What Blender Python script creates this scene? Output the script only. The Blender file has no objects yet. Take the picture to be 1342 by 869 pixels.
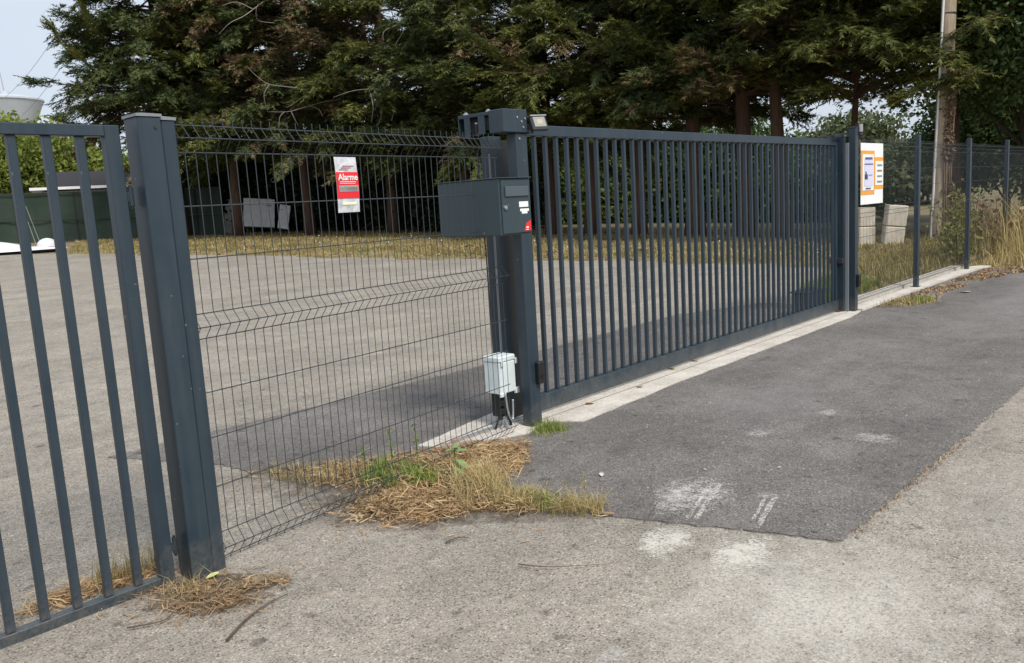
import bpy, bmesh, math, random
import numpy as np
from mathutils import Vector, Matrix

# ------------------------------------------------------------------ camera, sky, sun, exposure
scene = bpy.context.scene
COL = scene.collection
R = math.radians
FPX, IW, IH = 1094.27, 1342.0, 869.0
CAMX = Vector((0.668306, -0.741583, -0.058496))
CAMD = Vector((-0.14998, -0.057304, -0.987027))
CAMF = Vector((0.72861, 0.668409, -0.149519))
EYE = Vector((0, 0, 1.5))
cam = bpy.data.cameras.new('camera')
cam.sensor_width = 36
cam.lens = FPX / IW * 36
cam.clip_start = 0.05
cam.clip_end = 3000
camo = bpy.data.objects.new('camera', cam)
COL.objects.link(camo)
camo.matrix_world = Matrix(((CAMX.x, -CAMD.x, -CAMF.x, EYE.x), (CAMX.y, -CAMD.y, -CAMF.y, EYE.y),
                            (CAMX.z, -CAMD.z, -CAMF.z, EYE.z), (0, 0, 0, 1)))
scene.camera = camo

SUN_EL, SUN_AZ = R(50), R(-105)          # azimuth measured from +X towards +Y
sdir = Vector((math.cos(SUN_EL) * math.cos(SUN_AZ), math.cos(SUN_EL) * math.sin(SUN_AZ), math.sin(SUN_EL)))
world = bpy.data.worlds.new('World')
scene.world = world
world.use_nodes = True
wn, wl = world.node_tree.nodes, world.node_tree.links
wn.clear()
sky = wn.new('ShaderNodeTexSky')
sky.sky_type = 'NISHITA'
sky.sun_disc = False
sky.sun_elevation = SUN_EL
sky.sun_rotation = math.pi / 2 - SUN_AZ
sky.air_density = 1.0
sky.dust_density = 3.0
veil = wn.new('ShaderNodeMix')
veil.data_type = 'RGBA'
veil.inputs[0].default_value = 0.80      # thin high cloud over the whole sky
veil.inputs[7].default_value = (5.6, 6.15, 7.0, 1)
bgn = wn.new('ShaderNodeBackground')
bgn.inputs[1].default_value = 0.10
wo = wn.new('ShaderNodeOutputWorld')
stc = wn.new('ShaderNodeTexCoord')
sno = wn.new('ShaderNodeTexNoise')
sno.inputs['Scale'].default_value = 2.2
sno.inputs['Detail'].default_value = 5
smr = wn.new('ShaderNodeMapRange')
smr.inputs[1].default_value, smr.inputs[2].default_value = .3, .7
smr.inputs[3].default_value, smr.inputs[4].default_value = .70, .95
wl.new(stc.outputs['Generated'], sno.inputs['Vector'])
wl.new(sno.outputs['Fac'], smr.inputs[0])
wl.new(smr.outputs[0], veil.inputs[0])
wl.new(sky.outputs[0], veil.inputs[6])
wl.new(veil.outputs[2], bgn.inputs[0])
wl.new(bgn.outputs[0], wo.inputs[0])

sun = bpy.data.lights.new('sun', 'SUN')
sun.energy = 2.9
sun.angle = R(18)
sun.color = (1.0, 0.95, 0.88)
suno = bpy.data.objects.new('sun', sun)
COL.objects.link(suno)
suno.rotation_euler = sdir.to_track_quat('Z', 'Y').to_euler()

vs = scene.view_settings
vs.view_transform = 'Standard'
vs.look = 'None'
vs.exposure = 0.42
vs.gamma = 1

# ------------------------------------------------------------------ terrain and picking helpers
def zt(y):                                # the yard rises gently away from the gate
    t = max(0.0, y - 6.0)
    t = min(t, 40 + 10 * (1 - math.exp(-max(0, t - 40) / 10)))
    return 0.035 * t * t / (t + 2)

def ray(px, py):
    return CAMX * ((px - IW / 2) / FPX) + CAMD * ((py - IH / 2) / FPX) + CAMF

def PT(px, py):
    d = ray(px, py)
    t = 0.5
    while t < 600:
        q = EYE + d * t
        if q.z < zt(q.y):
            return q
        t *= 1.002
    return q

def far(px, dist, py=300):                # ground point at a horizontal distance along a bearing
    d = ray(px, py)
    k = dist / math.hypot(d.x, d.y)
    return Vector((d.x * k, d.y * k, zt(d.y * k)))

def hz(px, py, dist):                     # height seen at a pixel at a horizontal distance
    d = ray(px, py)
    return EYE.z + d.z * dist / math.hypot(d.x, d.y)

# ------------------------------------------------------------------ mesh helpers
class MB:
    def __init__(s):
        s.v, s.f = [], []
    def add(s, vs_, fs_):
        b = len(s.v)
        s.v += [tuple(p) for p in vs_]
        s.f += [tuple(i + b for i in f) for f in fs_]
        return s
    def box(s, x0, x1, y0, y1, z0, z1, bev=0.0, seg=1):
        bm = bmesh.new()
        bmesh.ops.create_cube(bm, size=1)
        for v in bm.verts:
            v.co = Vector((x0 + (v.co.x + .5) * (x1 - x0), y0 + (v.co.y + .5) * (y1 - y0), z0 + (v.co.z + .5) * (z1 - z0)))
        if bev:
            bmesh.ops.bevel(bm, geom=list(bm.edges), offset=bev, segments=seg, affect='EDGES', profile=0.5)
        s.bm(bm)
        return s
    def bm(s, bm, mat=None):
        bm.verts.index_update()
        s.add([(mat @ v.co if mat else v.co.copy()) for v in bm.verts], [[v.index for v in f.verts] for f in bm.faces])
        bm.free()
        return s
    def obox(s, c, size, rot, bev=0.0):
        bm = bmesh.new()
        bmesh.ops.create_cube(bm, size=1)
        for v in bm.verts:
            v.co = Vector((v.co.x * size[0], v.co.y * size[1], v.co.z * size[2]))
        if bev:
            bmesh.ops.bevel(bm, geom=list(bm.edges), offset=bev, segments=1, affect='EDGES')
        return s.bm(bm, Matrix.Translation(c) @ rot.to_4x4())
    def tube(s, pts, r, n=6, cap=True):
        pts = [Vector(p) for p in pts]
        rs = r if isinstance(r, (list, tuple)) else [r] * len(pts)
        vs_, fs_ = [], []
        prev = None
        for i, p in enumerate(pts):
            t = (pts[min(i + 1, len(pts) - 1)] - pts[max(i - 1, 0)]).normalized()
            if prev is None:
                a = t.cross(Vector((0, 0, 1)) if abs(t.z) < .9 else Vector((1, 0, 0))).normalized()
            else:
                a = (prev - t * prev.dot(t)).normalized()
            prev = a
            b = t.cross(a)
            for k in range(n):
                an = 2 * math.pi * (k + .5) / n
                vs_.append(p + (a * math.cos(an) + b * math.sin(an)) * rs[i])
        for i in range(len(pts) - 1):
            for k in range(n):
                k2 = (k + 1) % n
                fs_.append((i * n + k, i * n + k2, (i + 1) * n + k2, (i + 1) * n + k))
        if cap:
            fs_.append(tuple(reversed(range(n))))
            fs_.append(tuple(range((len(pts) - 1) * n, len(pts) * n)))
        return s.add(vs_, fs_)
    def cyl(s, c, axis, r, h, n=14):
        axis = Vector(axis).normalized()
        c = Vector(c)
        return s.tube([c - axis * h / 2, c + axis * h / 2], r, n)
    def prism(s, poly, z0, z1):           # polygon in xy extruded between two heights
        n = len(poly)
        vs_ = [(p[0], p[1], z0) for p in poly] + [(p[0], p[1], z1) for p in poly]
        fs_ = [tuple(range(n, 2 * n)), tuple(reversed(range(n)))] + [(i, (i + 1) % n, n + (i + 1) % n, n + i) for i in range(n)]
        return s.add(vs_, fs_)

def root_of(o):
    while o.parent:
        o = o.parent
    return o

def finish(name, me, mat, parent, label, kind, smooth):
    me.materials.append(mat)
    if smooth:
        me.polygons.foreach_set('use_smooth', [True] * len(me.polygons))
    o = bpy.data.objects.new(name, me)
    COL.objects.link(o)
    if parent:
        o.parent = parent
    if label:
        o['label'] = label
    if kind:
        o['kind'] = kind
    return o

def build(name, mb, mat, parent=None, label=None, kind=None, smooth=False, local=False):
    me = bpy.data.meshes.new(name)
    vs_ = mb.v
    if parent and not local:
        L = root_of(parent).location
        vs_ = [(p[0] - L.x, p[1] - L.y, p[2] - L.z) for p in vs_]
    me.from_pydata([tuple(p) for p in vs_], [], mb.f)
    me.update()
    return finish(name, me, mat, parent, label, kind, smooth)

def build_np(name, V, F, mat, parent=None, label=None, kind=None):
    """V (n,3) array, F (m,3|4) array of ints."""
    me = bpy.data.meshes.new(name)
    if parent:
        V = V - np.array(root_of(parent).location)[None, :]
    k = F.shape[1]
    me.vertices.add(len(V))
    me.vertices.foreach_set('co', np.ascontiguousarray(V, dtype=np.float32).ravel())
    me.loops.add(F.size)
    me.loops.foreach_set('vertex_index', np.ascontiguousarray(F, dtype=np.int32).ravel())
    me.polygons.add(len(F))
    me.polygons.foreach_set('loop_start', np.arange(0, F.size, k, dtype=np.int32))
    me.polygons.foreach_set('loop_total', np.full(len(F), k, dtype=np.int32))
    me.update(calc_edges=True)
    return finish(name, me, mat, parent, label, kind, False)

def thing(name, label, cat, loc=(0, 0, 0), rz=0, group=None):
    o = bpy.data.objects.new(name, None)
    COL.objects.link(o)
    o.location = loc
    o.rotation_euler = (0, 0, rz)
    o.empty_display_size = 0.2
    return tag(o, label, cat, group)

def tag(o, label, cat, group=None, kind=None):
    if label: o['label'] = label
    if cat: o['category'] = cat
    if group: o['group'] = group
    if kind: o['kind'] = kind
    return o

def repeat(o, dx, dy=0, dz=0):
    c = o.copy()
    COL.objects.link(c)
    c.parent = o.parent
    c.location = (o.location.x + dx, o.location.y + dy, o.location.z + dz)
    return c

# ------------------------------------------------------------------ materials
def newmat(name):
    m = bpy.data.materials.new(name)
    m.use_nodes = True
    nt = m.node_tree
    p = nt.nodes['Principled BSDF']
    return m, nt, p

def N(nt, t, **kw):
    n = nt.nodes.new(t)
    for k, v in kw.items():
        setattr(n, k, v)
    return n

def noise(nt, scale, detail=4, rough=.6, coord='Object'):
    tc = N(nt, 'ShaderNodeTexCoord')
    n = N(nt, 'ShaderNodeTexNoise')
    n.inputs['Scale'].default_value = scale
    n.inputs['Detail'].default_value = detail
    n.inputs['Roughness'].default_value = rough
    nt.links.new(tc.outputs[coord], n.inputs['Vector'])
    return n.outputs['Fac']

def ramp(nt, fac, stops):
    r = N(nt, 'ShaderNodeValToRGB')
    e = r.color_ramp.elements
    while len(e) < len(stops):
        e.new(0.5)
    for el, (pos, c) in zip(e, stops):
        el.position = pos
        el.color = (c[0], c[1], c[2], 1) if not isinstance(c, (int, float)) else (c, c, c, 1)
    nt.links.new(fac, r.inputs[0])
    return r.outputs[0]

def mixc(nt, fac, a, b, mode='MIX'):
    m = N(nt, 'ShaderNodeMix', data_type='RGBA', blend_type=mode)
    for sock, v in ((m.inputs[0], fac), (m.inputs[6], a), (m.inputs[7], b)):
        if isinstance(v, (int, float)):
            sock.default_value = v
        elif isinstance(v, tuple):
            sock.default_value = (v[0], v[1], v[2], 1)
        else:
            nt.links.new(v, sock)
    return m.outputs[2]

def math_(nt, op, a, b=0.0):
    m = N(nt, 'ShaderNodeMath', operation=op)
    for s, v in ((m.inputs[0], a), (m.inputs[1], b)):
        if isinstance(v, (int, float)):
            s.default_value = v
        else:
            nt.links.new(v, s)
    return m.outputs[0]

def bump(nt, p, fac, strength, dist=0.005):
    b = N(nt, 'ShaderNodeBump')
    b.inputs['Strength'].default_value = strength
    b.inputs['Distance'].default_value = dist
    nt.links.new(fac, b.inputs['Height'])
    nt.links.new(b.outputs[0], p.inputs['Normal'])

def plain(name, c, rough=.5, var=.12, scale=6, metal=0.0, bmp=0.0, bscale=60):
    m, nt, p = newmat(name)
    f = noise(nt, scale)
    a = tuple(x * (1 - var) for x in c)
    b = tuple(min(1, x * (1 + var)) for x in c)
    nt.links.new(ramp(nt, f, [(.3, a), (.7, b)]), p.inputs['Base Color'])
    p.inputs['Roughness'].default_value = rough
    p.inputs['Metallic'].default_value = metal
    if bmp:
        bump(nt, p, noise(nt, bscale, 3), bmp)
    return m

def coat(name, c, rough=.42, dust=.35, mud=.45):
    """powder-coated steel: even colour, faint orange peel, dust and rain streaks"""
    m, nt, p = newmat(name)
    tc = N(nt, 'ShaderNodeTexCoord')
    mp = N(nt, 'ShaderNodeMapping')
    mp.inputs['Scale'].default_value = (14, 14, 1.2)
    nt.links.new(tc.outputs['Object'], mp.inputs[0])
    st = N(nt, 'ShaderNodeTexNoise')
    st.inputs['Scale'].default_value = 1.5
    st.inputs['Detail'].default_value = 5
    nt.links.new(mp.outputs[0], st.inputs['Vector'])
    streak = ramp(nt, st.outputs['Fac'], [(.45, 0.0), (.8, 1.0)])
    blot = ramp(nt, noise(nt, 3.0, 6, .7), [(.35, 0.0), (.75, 1.0)])
    d = math_(nt, 'MULTIPLY', math_(nt, 'ADD', math_(nt, 'MULTIPLY', streak, .5), math_(nt, 'MULTIPLY', blot, .5)), dust)
    col = mixc(nt, d, c, (.14, .145, .145))
    sz = N(nt, 'ShaderNodeSeparateXYZ')
    nt.links.new(tc.outputs['Object'], sz.inputs[0])
    low = ramp(nt, math_(nt, 'ADD', sz.outputs[2], math_(nt, 'MULTIPLY', math_(nt, 'SUBTRACT', noise(nt, 9, 5, .7), .5), .5)), [(.0, mud), (.20, 0.0)])
    splash = math_(nt, 'MULTIPLY', low, ramp(nt, noise(nt, 55, 4, .75), [(.35, .15), (.62, 1.0)]))
    col = mixc(nt, splash, col, (.17, .15, .12))
    scr = ramp(nt, noise(nt, 24, 2, .4), [(.235, .45), (.25, 0.0)])
    col = mixc(nt, scr, col, (.20, .21, .21))
    nt.links.new(col, p.inputs['Base Color'])
    nt.links.new(math_(nt, 'ADD', math_(nt, 'MULTIPLY', d, .5), rough), p.inputs['Roughness'])
    bump(nt, p, noise(nt, 350, 2), .08, .002)
    return m

def asphalt(name, base, stone, dark, patch, tint, stains_and_sheen=()):
    m, nt, p = newmat(name)
    tc = N(nt, 'ShaderNodeTexCoord')
    vo = N(nt, 'ShaderNodeTexVoronoi')
    vo.inputs['Scale'].default_value = 150
    nt.links.new(tc.outputs['Object'], vo.inputs['Vector'])
    sep = N(nt, 'ShaderNodeSeparateColor')
    nt.links.new(vo.outputs['Color'], sep.inputs[0])
    chips = ramp(nt, sep.outputs[0], [(0.0, dark), (.14, tuple(x * .86 for x in base)), (.5, base), (.9, tuple(x * 1.08 for x in base)), (1.0, stone)])
    gaps = ramp(nt, vo.outputs['Distance'], [(.0, 1.0), (.5, 1.0), (.9, .55)])
    c = mixc(nt, 1.0, chips, gaps, 'MULTIPLY')
    mid = ramp(nt, noise(nt, 26, 5, .7), [(.3, .82), (.5, 1.0), (.72, 1.14)])
    c = mixc(nt, 1.0, c, mid, 'MULTIPLY')
    big = ramp(nt, noise(nt, .9, 6, .65), [(.3, patch[0]), (.7, patch[1])])
    c = mixc(nt, 1.0, c, big, 'MULTIPLY')
    sm = ramp(nt, noise(nt, 4.2, 6, .7), [(.34, .84), (.5, 1.0), (.7, 1.13)])
    c = mixc(nt, 1.0, c, sm, 'MULTIPLY')
    # long worn lanes and faint tyre sweeps
    ml = N(nt, 'ShaderNodeMapping')
    ml.inputs['Rotation'].default_value = (0, 0, .5)
    ml.inputs['Scale'].default_value = (.28, 2.2, 1)
    nt.links.new(tc.outputs['Object'], ml.inputs[0])
    nl_ = N(nt, 'ShaderNodeTexNoise')
    nl_.inputs['Scale'].default_value = .8
    nl_.inputs['Detail'].default_value = 6
    nl_.inputs['Roughness'].default_value = .6
    nl_.inputs['Distortion'].default_value = .8
    nt.links.new(ml.outputs[0], nl_.inputs['Vector'])
    c = mixc(nt, 1.0, c, ramp(nt, nl_.outputs['Fac'], [(.32, .88), (.5, 1.0), (.68, 1.08)]), 'MULTIPLY')
    # dark spots (oil, gum)
    sp = ramp(nt, noise(nt, 9.0, 2, .4), [(.24, .55), (.31, 1.0)])
    c = mixc(nt, 1.0, c, sp, 'MULTIPLY')
    for (sx, sy, rx, ry, col, amt) in stains_and_sheen:
        mp = N(nt, 'ShaderNodeMapping')
        mp.inputs['Location'].default_value = (-sx / rx, -sy / ry, 0)
        mp.inputs['Scale'].default_value = (1 / rx, 1 / ry, 0)
        nt.links.new(tc.outputs['Object'], mp.inputs[0])
        vl = N(nt, 'ShaderNodeVectorMath', operation='LENGTH')
        nt.links.new(mp.outputs[0], vl.inputs[0])
        e = math_(nt, 'ADD', vl.outputs['Value'], math_(nt, 'MULTIPLY', math_(nt, 'SUBTRACT', noise(nt, 5.5, 6, .75), .5), 1.7))
        fac = ramp(nt, e, [(.15, amt), (1.0, 0.0)])
        sepk = ramp(nt, noise(nt, 70, 3, .7), [(.35, .25), (.6, 1.0)])
        c = mixc(nt, math_(nt, 'MULTIPLY', fac, sepk), c, col)
    nt.links.new(c, p.inputs['Base Color'])
    p.inputs['Roughness'].default_value = .88
    p.inputs['Specular IOR Level'].default_value = .3
    bump(nt, p, math_(nt, 'ADD', math_(nt, 'MULTIPLY', vo.outputs['Distance'], -.6), noise(nt, 60, 3)), .5, .004)
    return m

def leafmat(name, stops, scale, trans=.25, rough=.6):
    """foliage: colour drifts between shoots of different age and species tone"""
    m, nt, p = newmat(name)
    geo = N(nt, 'ShaderNodeNewGeometry')
    f = noise(nt, scale, 4, .7)
    f2 = math_(nt, 'ADD', math_(nt, 'MULTIPLY', f, .72), math_(nt, 'MULTIPLY', geo.outputs['Random Per Island'], .28))
    col = ramp(nt, f2, stops)
    nt.links.new(col, p.inputs['Base Color'])
    p.inputs['Roughness'].default_value = rough
    p.inputs['Specular IOR Level'].default_value = .25
    if trans:
        tr = N(nt, 'ShaderNodeBsdfTranslucent')
        nt.links.new(col, tr.inputs['Color'])
        mx = N(nt, 'ShaderNodeMixShader')
        mx.inputs[0].default_value = trans
        nt.links.new(p.outputs[0], mx.inputs[1])
        nt.links.new(tr.outputs[0], mx.inputs[2])
        nt.links.new(mx.outputs[0], nt.nodes['Material Output'].inputs[0])
    return m

def worn_paint(name, c, lo, hi, scale, stretch=(1, 1, 1), rz=0.0, amax=.7, fade=.42):
    m, nt, p = newmat(name)
    tc = N(nt, 'ShaderNodeTexCoord')
    mp = N(nt, 'ShaderNodeMapping')
    mp.inputs['Scale'].default_value = stretch
    mp.inputs['Rotation'].default_value = (0, 0, rz)
    nt.links.new(tc.outputs['Object'], mp.inputs[0])
    n1 = N(nt, 'ShaderNodeTexNoise')
    n1.inputs['Scale'].default_value = scale
    n1.inputs['Detail'].default_value = 7
    n1.inputs['Roughness'].default_value = .75
    nt.links.new(mp.outputs[0], n1.inputs['Vector'])
    # the sheet's own generated coordinates fade the chalk out before its edge
    mg = N(nt, 'ShaderNodeMapping')
    mg.inputs['Location'].default_value = (-1, -1, 0)
    mg.inputs['Scale'].default_value = (2, 2, 0)
    nt.links.new(tc.outputs['Generated'], mg.inputs[0])
    ln = N(nt, 'ShaderNodeVectorMath', operation='LENGTH')
    nt.links.new(mg.outputs[0], ln.inputs[0])
    edge = ramp(nt, ln.outputs['Value'], [(.25, 0.0), (1.0, fade)])
    v = math_(nt, 'SUBTRACT', n1.outputs['Fac'], edge)
    fine = math_(nt, 'MULTIPLY', math_(nt, 'SUBTRACT', noise(nt, 95, 3, .7), .5), .9)
    a = ramp(nt, math_(nt, 'ADD', v, fine), [(lo, 0.0), (hi, amax)])
    p.inputs['Base Color'].default_value = (*c, 1)
    p.inputs['Roughness'].default_value = .9
    tr = N(nt, 'ShaderNodeBsdfTransparent')
    mx = N(nt, 'ShaderNodeMixShader')
    nt.links.new(a, mx.inputs[0])
    nt.links.new(tr.outputs[0], mx.inputs[1])
    nt.links.new(p.outputs[0], mx.inputs[2])
    nt.links.new(mx.outputs[0], nt.nodes['Material Output'].inputs[0])
    return m

STEEL = (.0130, .0285, .0430)
M = {}
M['coat'] = coat('anthracite_coat', STEEL, .40, .22)
M['wire'] = coat('anthracite_wire', (.030, .040, .046), .28, .22, 0)
M['box'] = coat('letter_box_coat', (.026, .046, .055), .45, .10, 0)
M['flap'] = coat('letter_flap_coat', (.062, .084, .098), .4, .2, 0)
M['black'] = plain('black_plastic', (.012, .012, .013), .45)
M['darkmetal'] = plain('dark_metal', (.03, .03, .032), .5)
M['zinc'] = plain('zinc_steel', (.45, .46, .47), .38, .15, 30, .8)
M['white'] = plain('white_plastic', (.78, .78, .76), .5, .06)
M['jbox'] = plain('pale_grey_plastic', (.62, .69, .70), .45, .08, 8)
M['glass'] = plain('lamp_glass', (.30, .30, .28), .15, .05)
M['concrete'] = None
M['red'] = plain('red_print', (.72, .02, .03), .4, .06)
M['greyprint'] = plain('grey_print', (.33, .31, .31), .5, .1, 90)
M['silver'] = plain('silver_plastic_sheet', (.55, .57, .6), .3, .3, 22)
M['cream'] = plain('cream_print', (.85, .88, .62), .5, .03)
M['orange'] = plain('orange_print', (.80, .33, .03), .5, .06)
M['lilac'] = plain('lilac_print', (.60, .60, .80), .5, .06, 30)
M['ink'] = plain('dark_blue_ink', (.10, .11, .20), .6, .3, 60)
M['chalkwhite'] = plain('white_board', (.80, .80, .80), .45, .04)
M['wood'] = None

def concrete(name, c, c2):
    m, nt, p = newmat(name)
    col = ramp(nt, noise(nt, 3.5, 7, .7), [(.28, tuple(x * .72 for x in c)), (.5, c), (.72, c2)])
    col = mixc(nt, 1.0, col, ramp(nt, noise(nt, 55, 4, .7), [(.3, .72), (.55, 1.05)]), 'MULTIPLY')
    col = mixc(nt, 1.0, col, ramp(nt, noise(nt, 160, 2, .5), [(.3, .7), (.45, 1.0)]), 'MULTIPLY')
    nt.links.new(col, p.inputs['Base Color'])
    p.inputs['Roughness'].default_value = .9
    bump(nt, p, noise(nt, 90, 5), .5, .004)
    return m
M['concrete'] = concrete('worn_concrete', (.54, .50, .44), (.66, .62, .56))
M['block'] = concrete('pale_concrete', (.64, .58, .47), (.72, .66, .56))
M['joint'] = plain('tar_joint', (.20, .18, .15), .9, .4, 40)

M['old'] = asphalt('old_asphalt', (.298, .268, .226), (.47, .44, .39), (.10, .088, .076), (.84, 1.15), 0,
                   [(2.75, 1.1, .8, .65, (.56, .53, .47), .7), (4.3, .4, 1.2, .8, (.46, .45, .42), .35)])
M['apron'] = asphalt('newer_dark_asphalt', (.160, .147, .136), (.31, .30, .28), (.06, .056, .053), (.78, 1.28), 0,
                     [(5.4, 2.6, .9, .5, (.25, .245, .24), .4), (11.5, 2.2, 4.0, .8, (.22, .215, .21), .4)])  # the wide far ellipse paints a pale sheen into the asphalt

def groundmat():
    m, nt, p = newmat('dry_ground')
    a = ramp(nt, noise(nt, 1.3, 6, .7), [(.3, (.12, .085, .05)), (.5, (.20, .16, .085)), (.68, (.27, .22, .11))])
    g = ramp(nt, noise(nt, .5, 4, .6), [(.5, 0.0), (.68, .7)])
    c = mixc(nt, g, a, (.13, .15, .05))
    c = mixc(nt, 1.0, c, ramp(nt, noise(nt, 40, 4, .7), [(.3, .6), (.65, 1.25)]), 'MULTIPLY')
    nt.links.new(c, p.inputs['Base Color'])
    p.inputs['Roughness'].default_value = .95
    bump(nt, p, noise(nt, 25, 5), .7, .02)
    return m
M['ground'] = groundmat()

def woodmat(name, a, b):
    m, nt, p = newmat(name)
    tc = N(nt, 'ShaderNodeTexCoord')
    mp = N(nt, 'ShaderNodeMapping')
    mp.inputs['Scale'].default_value = (9, 9, .7)
    nt.links.new(tc.outputs['Object'], mp.inputs[0])
    n1 = N(nt, 'ShaderNodeTexNoise')
    n1.inputs['Scale'].default_value = 3
    n1.inputs['Detail'].default_value = 8
    n1.inputs['Roughness'].default_value = .7
    nt.links.new(mp.outputs[0], n1.inputs['Vector'])
    nt.links.new(ramp(nt, n1.outputs['Fac'], [(.3, a), (.7, b)]), p.inputs['Base Color'])
    p.inputs['Roughness'].default_value = .85
    bump(nt, p, n1.outputs['Fac'], .7, .02)
    return m
M['pole'] = woodmat('weathered_pole', (.27, .205, .14), (.52, .43, .31))
M['bark'] = woodmat('red_brown_bark', (.045, .026, .018), (.14, .08, .055))
M['greybark'] = woodmat('grey_bark', (.04, .033, .028), (.11, .095, .08))
M['bare'] = plain('bare_branch', (.24, .21, .18), .8, .25, 12)
M['twig'] = plain('dry_twig', (.10, .07, .05), .9, .3, 30)
M['conifer'] = leafmat('conifer_green', [(.30, (0.050, 0.066, 0.022)), (.45, (0.090, 0.110, 0.029)), (.58, (0.138, 0.150, 0.036)), (.75, (0.222, 0.210, 0.054))], .85, .25)
M['conifer2'] = leafmat('conifer_dark', [(.30, (0.039, 0.060, 0.026)), (.5, (0.075, 0.104, 0.034)), (.75, (0.156, 0.169, 0.049))], .8, .2)
M['deadleaf'] = leafmat('dead_needles', [(.3, (0.098, 0.067, 0.034)), (.5, (0.155, 0.109, 0.055)), (.75, (0.218, 0.167, 0.086))], 1.0, .1)
M['hedge'] = leafmat('hedge_green', [(.3, (.10, .14, .025)), (.5, (.20, .25, .05)), (.72, (.30, .33, .08))], .9, .35)
M['shade'] = leafmat('shaded_evergreen', [(.3, (.008, .016, .008)), (.5, (.016, .028, .011)), (.75, (.036, .050, .018))], .9, .1)  # near-black leaves, the shade under the conifers put into their colour
M['lime'] = leafmat('yellow_green_leaf', [(.3, (.08, .11, .025)), (.5, (.15, .18, .04)), (.75, (.24, .24, .06))], .7, .4)
M['broad'] = leafmat('broadleaf_green', [(.3, (0.042, 0.078, 0.029)), (.5, (0.072, 0.120, 0.038)), (.75, (0.132, 0.180, 0.054))], .7, .25)
M['distant'] = leafmat('far_tree_green', [(.3, (0.052, 0.075, 0.037)), (.5, (0.098, 0.121, 0.052)), (.75, (0.161, 0.172, 0.081))], .5, .25)
M['straw'] = leafmat('straw', [(.3, (.22, .125, .060)), (.48, (.40, .26, .13)), (.62, (.54, .40, .22)), (.8, (.68, .55, .34))], 5, .15, .75)
M['drygrass'] = leafmat('dry_grass', [(.3, (.30, .24, .10)), (.5, (.46, .37, .17)), (.75, (.62, .52, .28))], 1.2, .3, .75)
M['olive'] = leafmat('olive_grass', [(.3, (.16, .155, .055)), (.5, (.30, .25, .10)), (.75, (.46, .37, .18))], .8, .3, .75)
M['grass'] = leafmat('green_grass', [(.3, (.13, .18, .04)), (.5, (.22, .28, .06)), (.75, (.38, .38, .12))], 4, .35, .6)
M['weed'] = leafmat('green_weed', [(.3, (.10, .17, .03)), (.5, (.19, .28, .05)), (.75, (.34, .40, .12))], 5, .35, .5)
M['weedy'] = leafmat('yellowing_weed', [(.3, (.16, .18, .05)), (.5, (.28, .28, .08)), (.75, (.42, .38, .14))], 3, .4)
M['litter'] = leafmat('leaf_litter', [(.3, (.15, .095, .05)), (.5, (.30, .20, .11)), (.75, (.46, .34, .20))], 4, .1, .8)
M['vine'] = leafmat('dead_ivy', [(.3, (.10, .065, .042)), (.5, (.18, .125, .085)), (.75, (.30, .22, .15))], 2, .1, .8)

# ------------------------------------------------------------------ the ground and paving (structure)
def grid_sheet(name, xs, ys, mat, dz=0.0):
    V = np.array([(x, y, zt(y) + dz) for y in ys for x in xs], dtype=float)
    n = len(xs)
    F = np.array([(j * n + i, j * n + i + 1, (j + 1) * n + i + 1, (j + 1) * n + i) for j in range(len(ys) - 1) for i in range(n - 1)])
    return build_np(name, V, F, mat, kind='structure')

ys_ = [-400, -120, -40, -12, 0, 4, 6] + [6 + .5 * i for i in range(1, 30)] + [21 + 1.5 * i for i in range(1, 24)] + [60, 70, 85, 110, 160, 300, 700, 1500]
grid_sheet('ground', [-700, -200, -80, -40, -20, 0, 20, 40, 80, 160, 300, 700, 1500], ys_, M['ground'])

rnd = random.Random(4)
def wob(pts, step, amp, seed=0, closed=True):
    """subdivide an outline and wobble it so that no edge is ruler straight"""
    r = random.Random(seed)
    out = []
    n = len(pts)
    for i in range(n if closed else n - 1):
        a, b = Vector(pts[i]), Vector(pts[(i + 1) % n])
        k = max(1, int((b - a).length / step))
        for j in range(k):
            p = a.lerp(b, j / k)
            if j:
                p = p + Vector((r.uniform(-amp, amp), r.uniform(-amp, amp)))
            out.append((p.x, p.y))
    if not closed:
        out.append(tuple(pts[-1]))
    return out

def flat(name, poly, z, mat, kind=None, parent=None, skirt=0):
    bm = bmesh.new()
    vs_ = [bm.verts.new((x, y, z)) for x, y in poly]
    f = bm.faces.new(vs_)
    f.normal_update()
    if f.normal.z < 0:
        f.normal_flip()
    if skirt:
        n_ = len(vs_)
        lo = [bm.verts.new((v.co.x, v.co.y, z - skirt)) for v in vs_]
        for i in range(n_):
            bm.faces.new((vs_[i], vs_[(i + 1) % n_], lo[(i + 1) % n_], lo[i]))
        bmesh.ops.recalc_face_normals(bm, faces=list(bm.faces))
        if f.normal.z < 0:
            bmesh.ops.reverse_faces(bm, faces=list(bm.faces))
    bmesh.ops.triangulate(bm, faces=[f])
    return build(name, MB().bm(bm), mat, parent, kind=kind)

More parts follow.
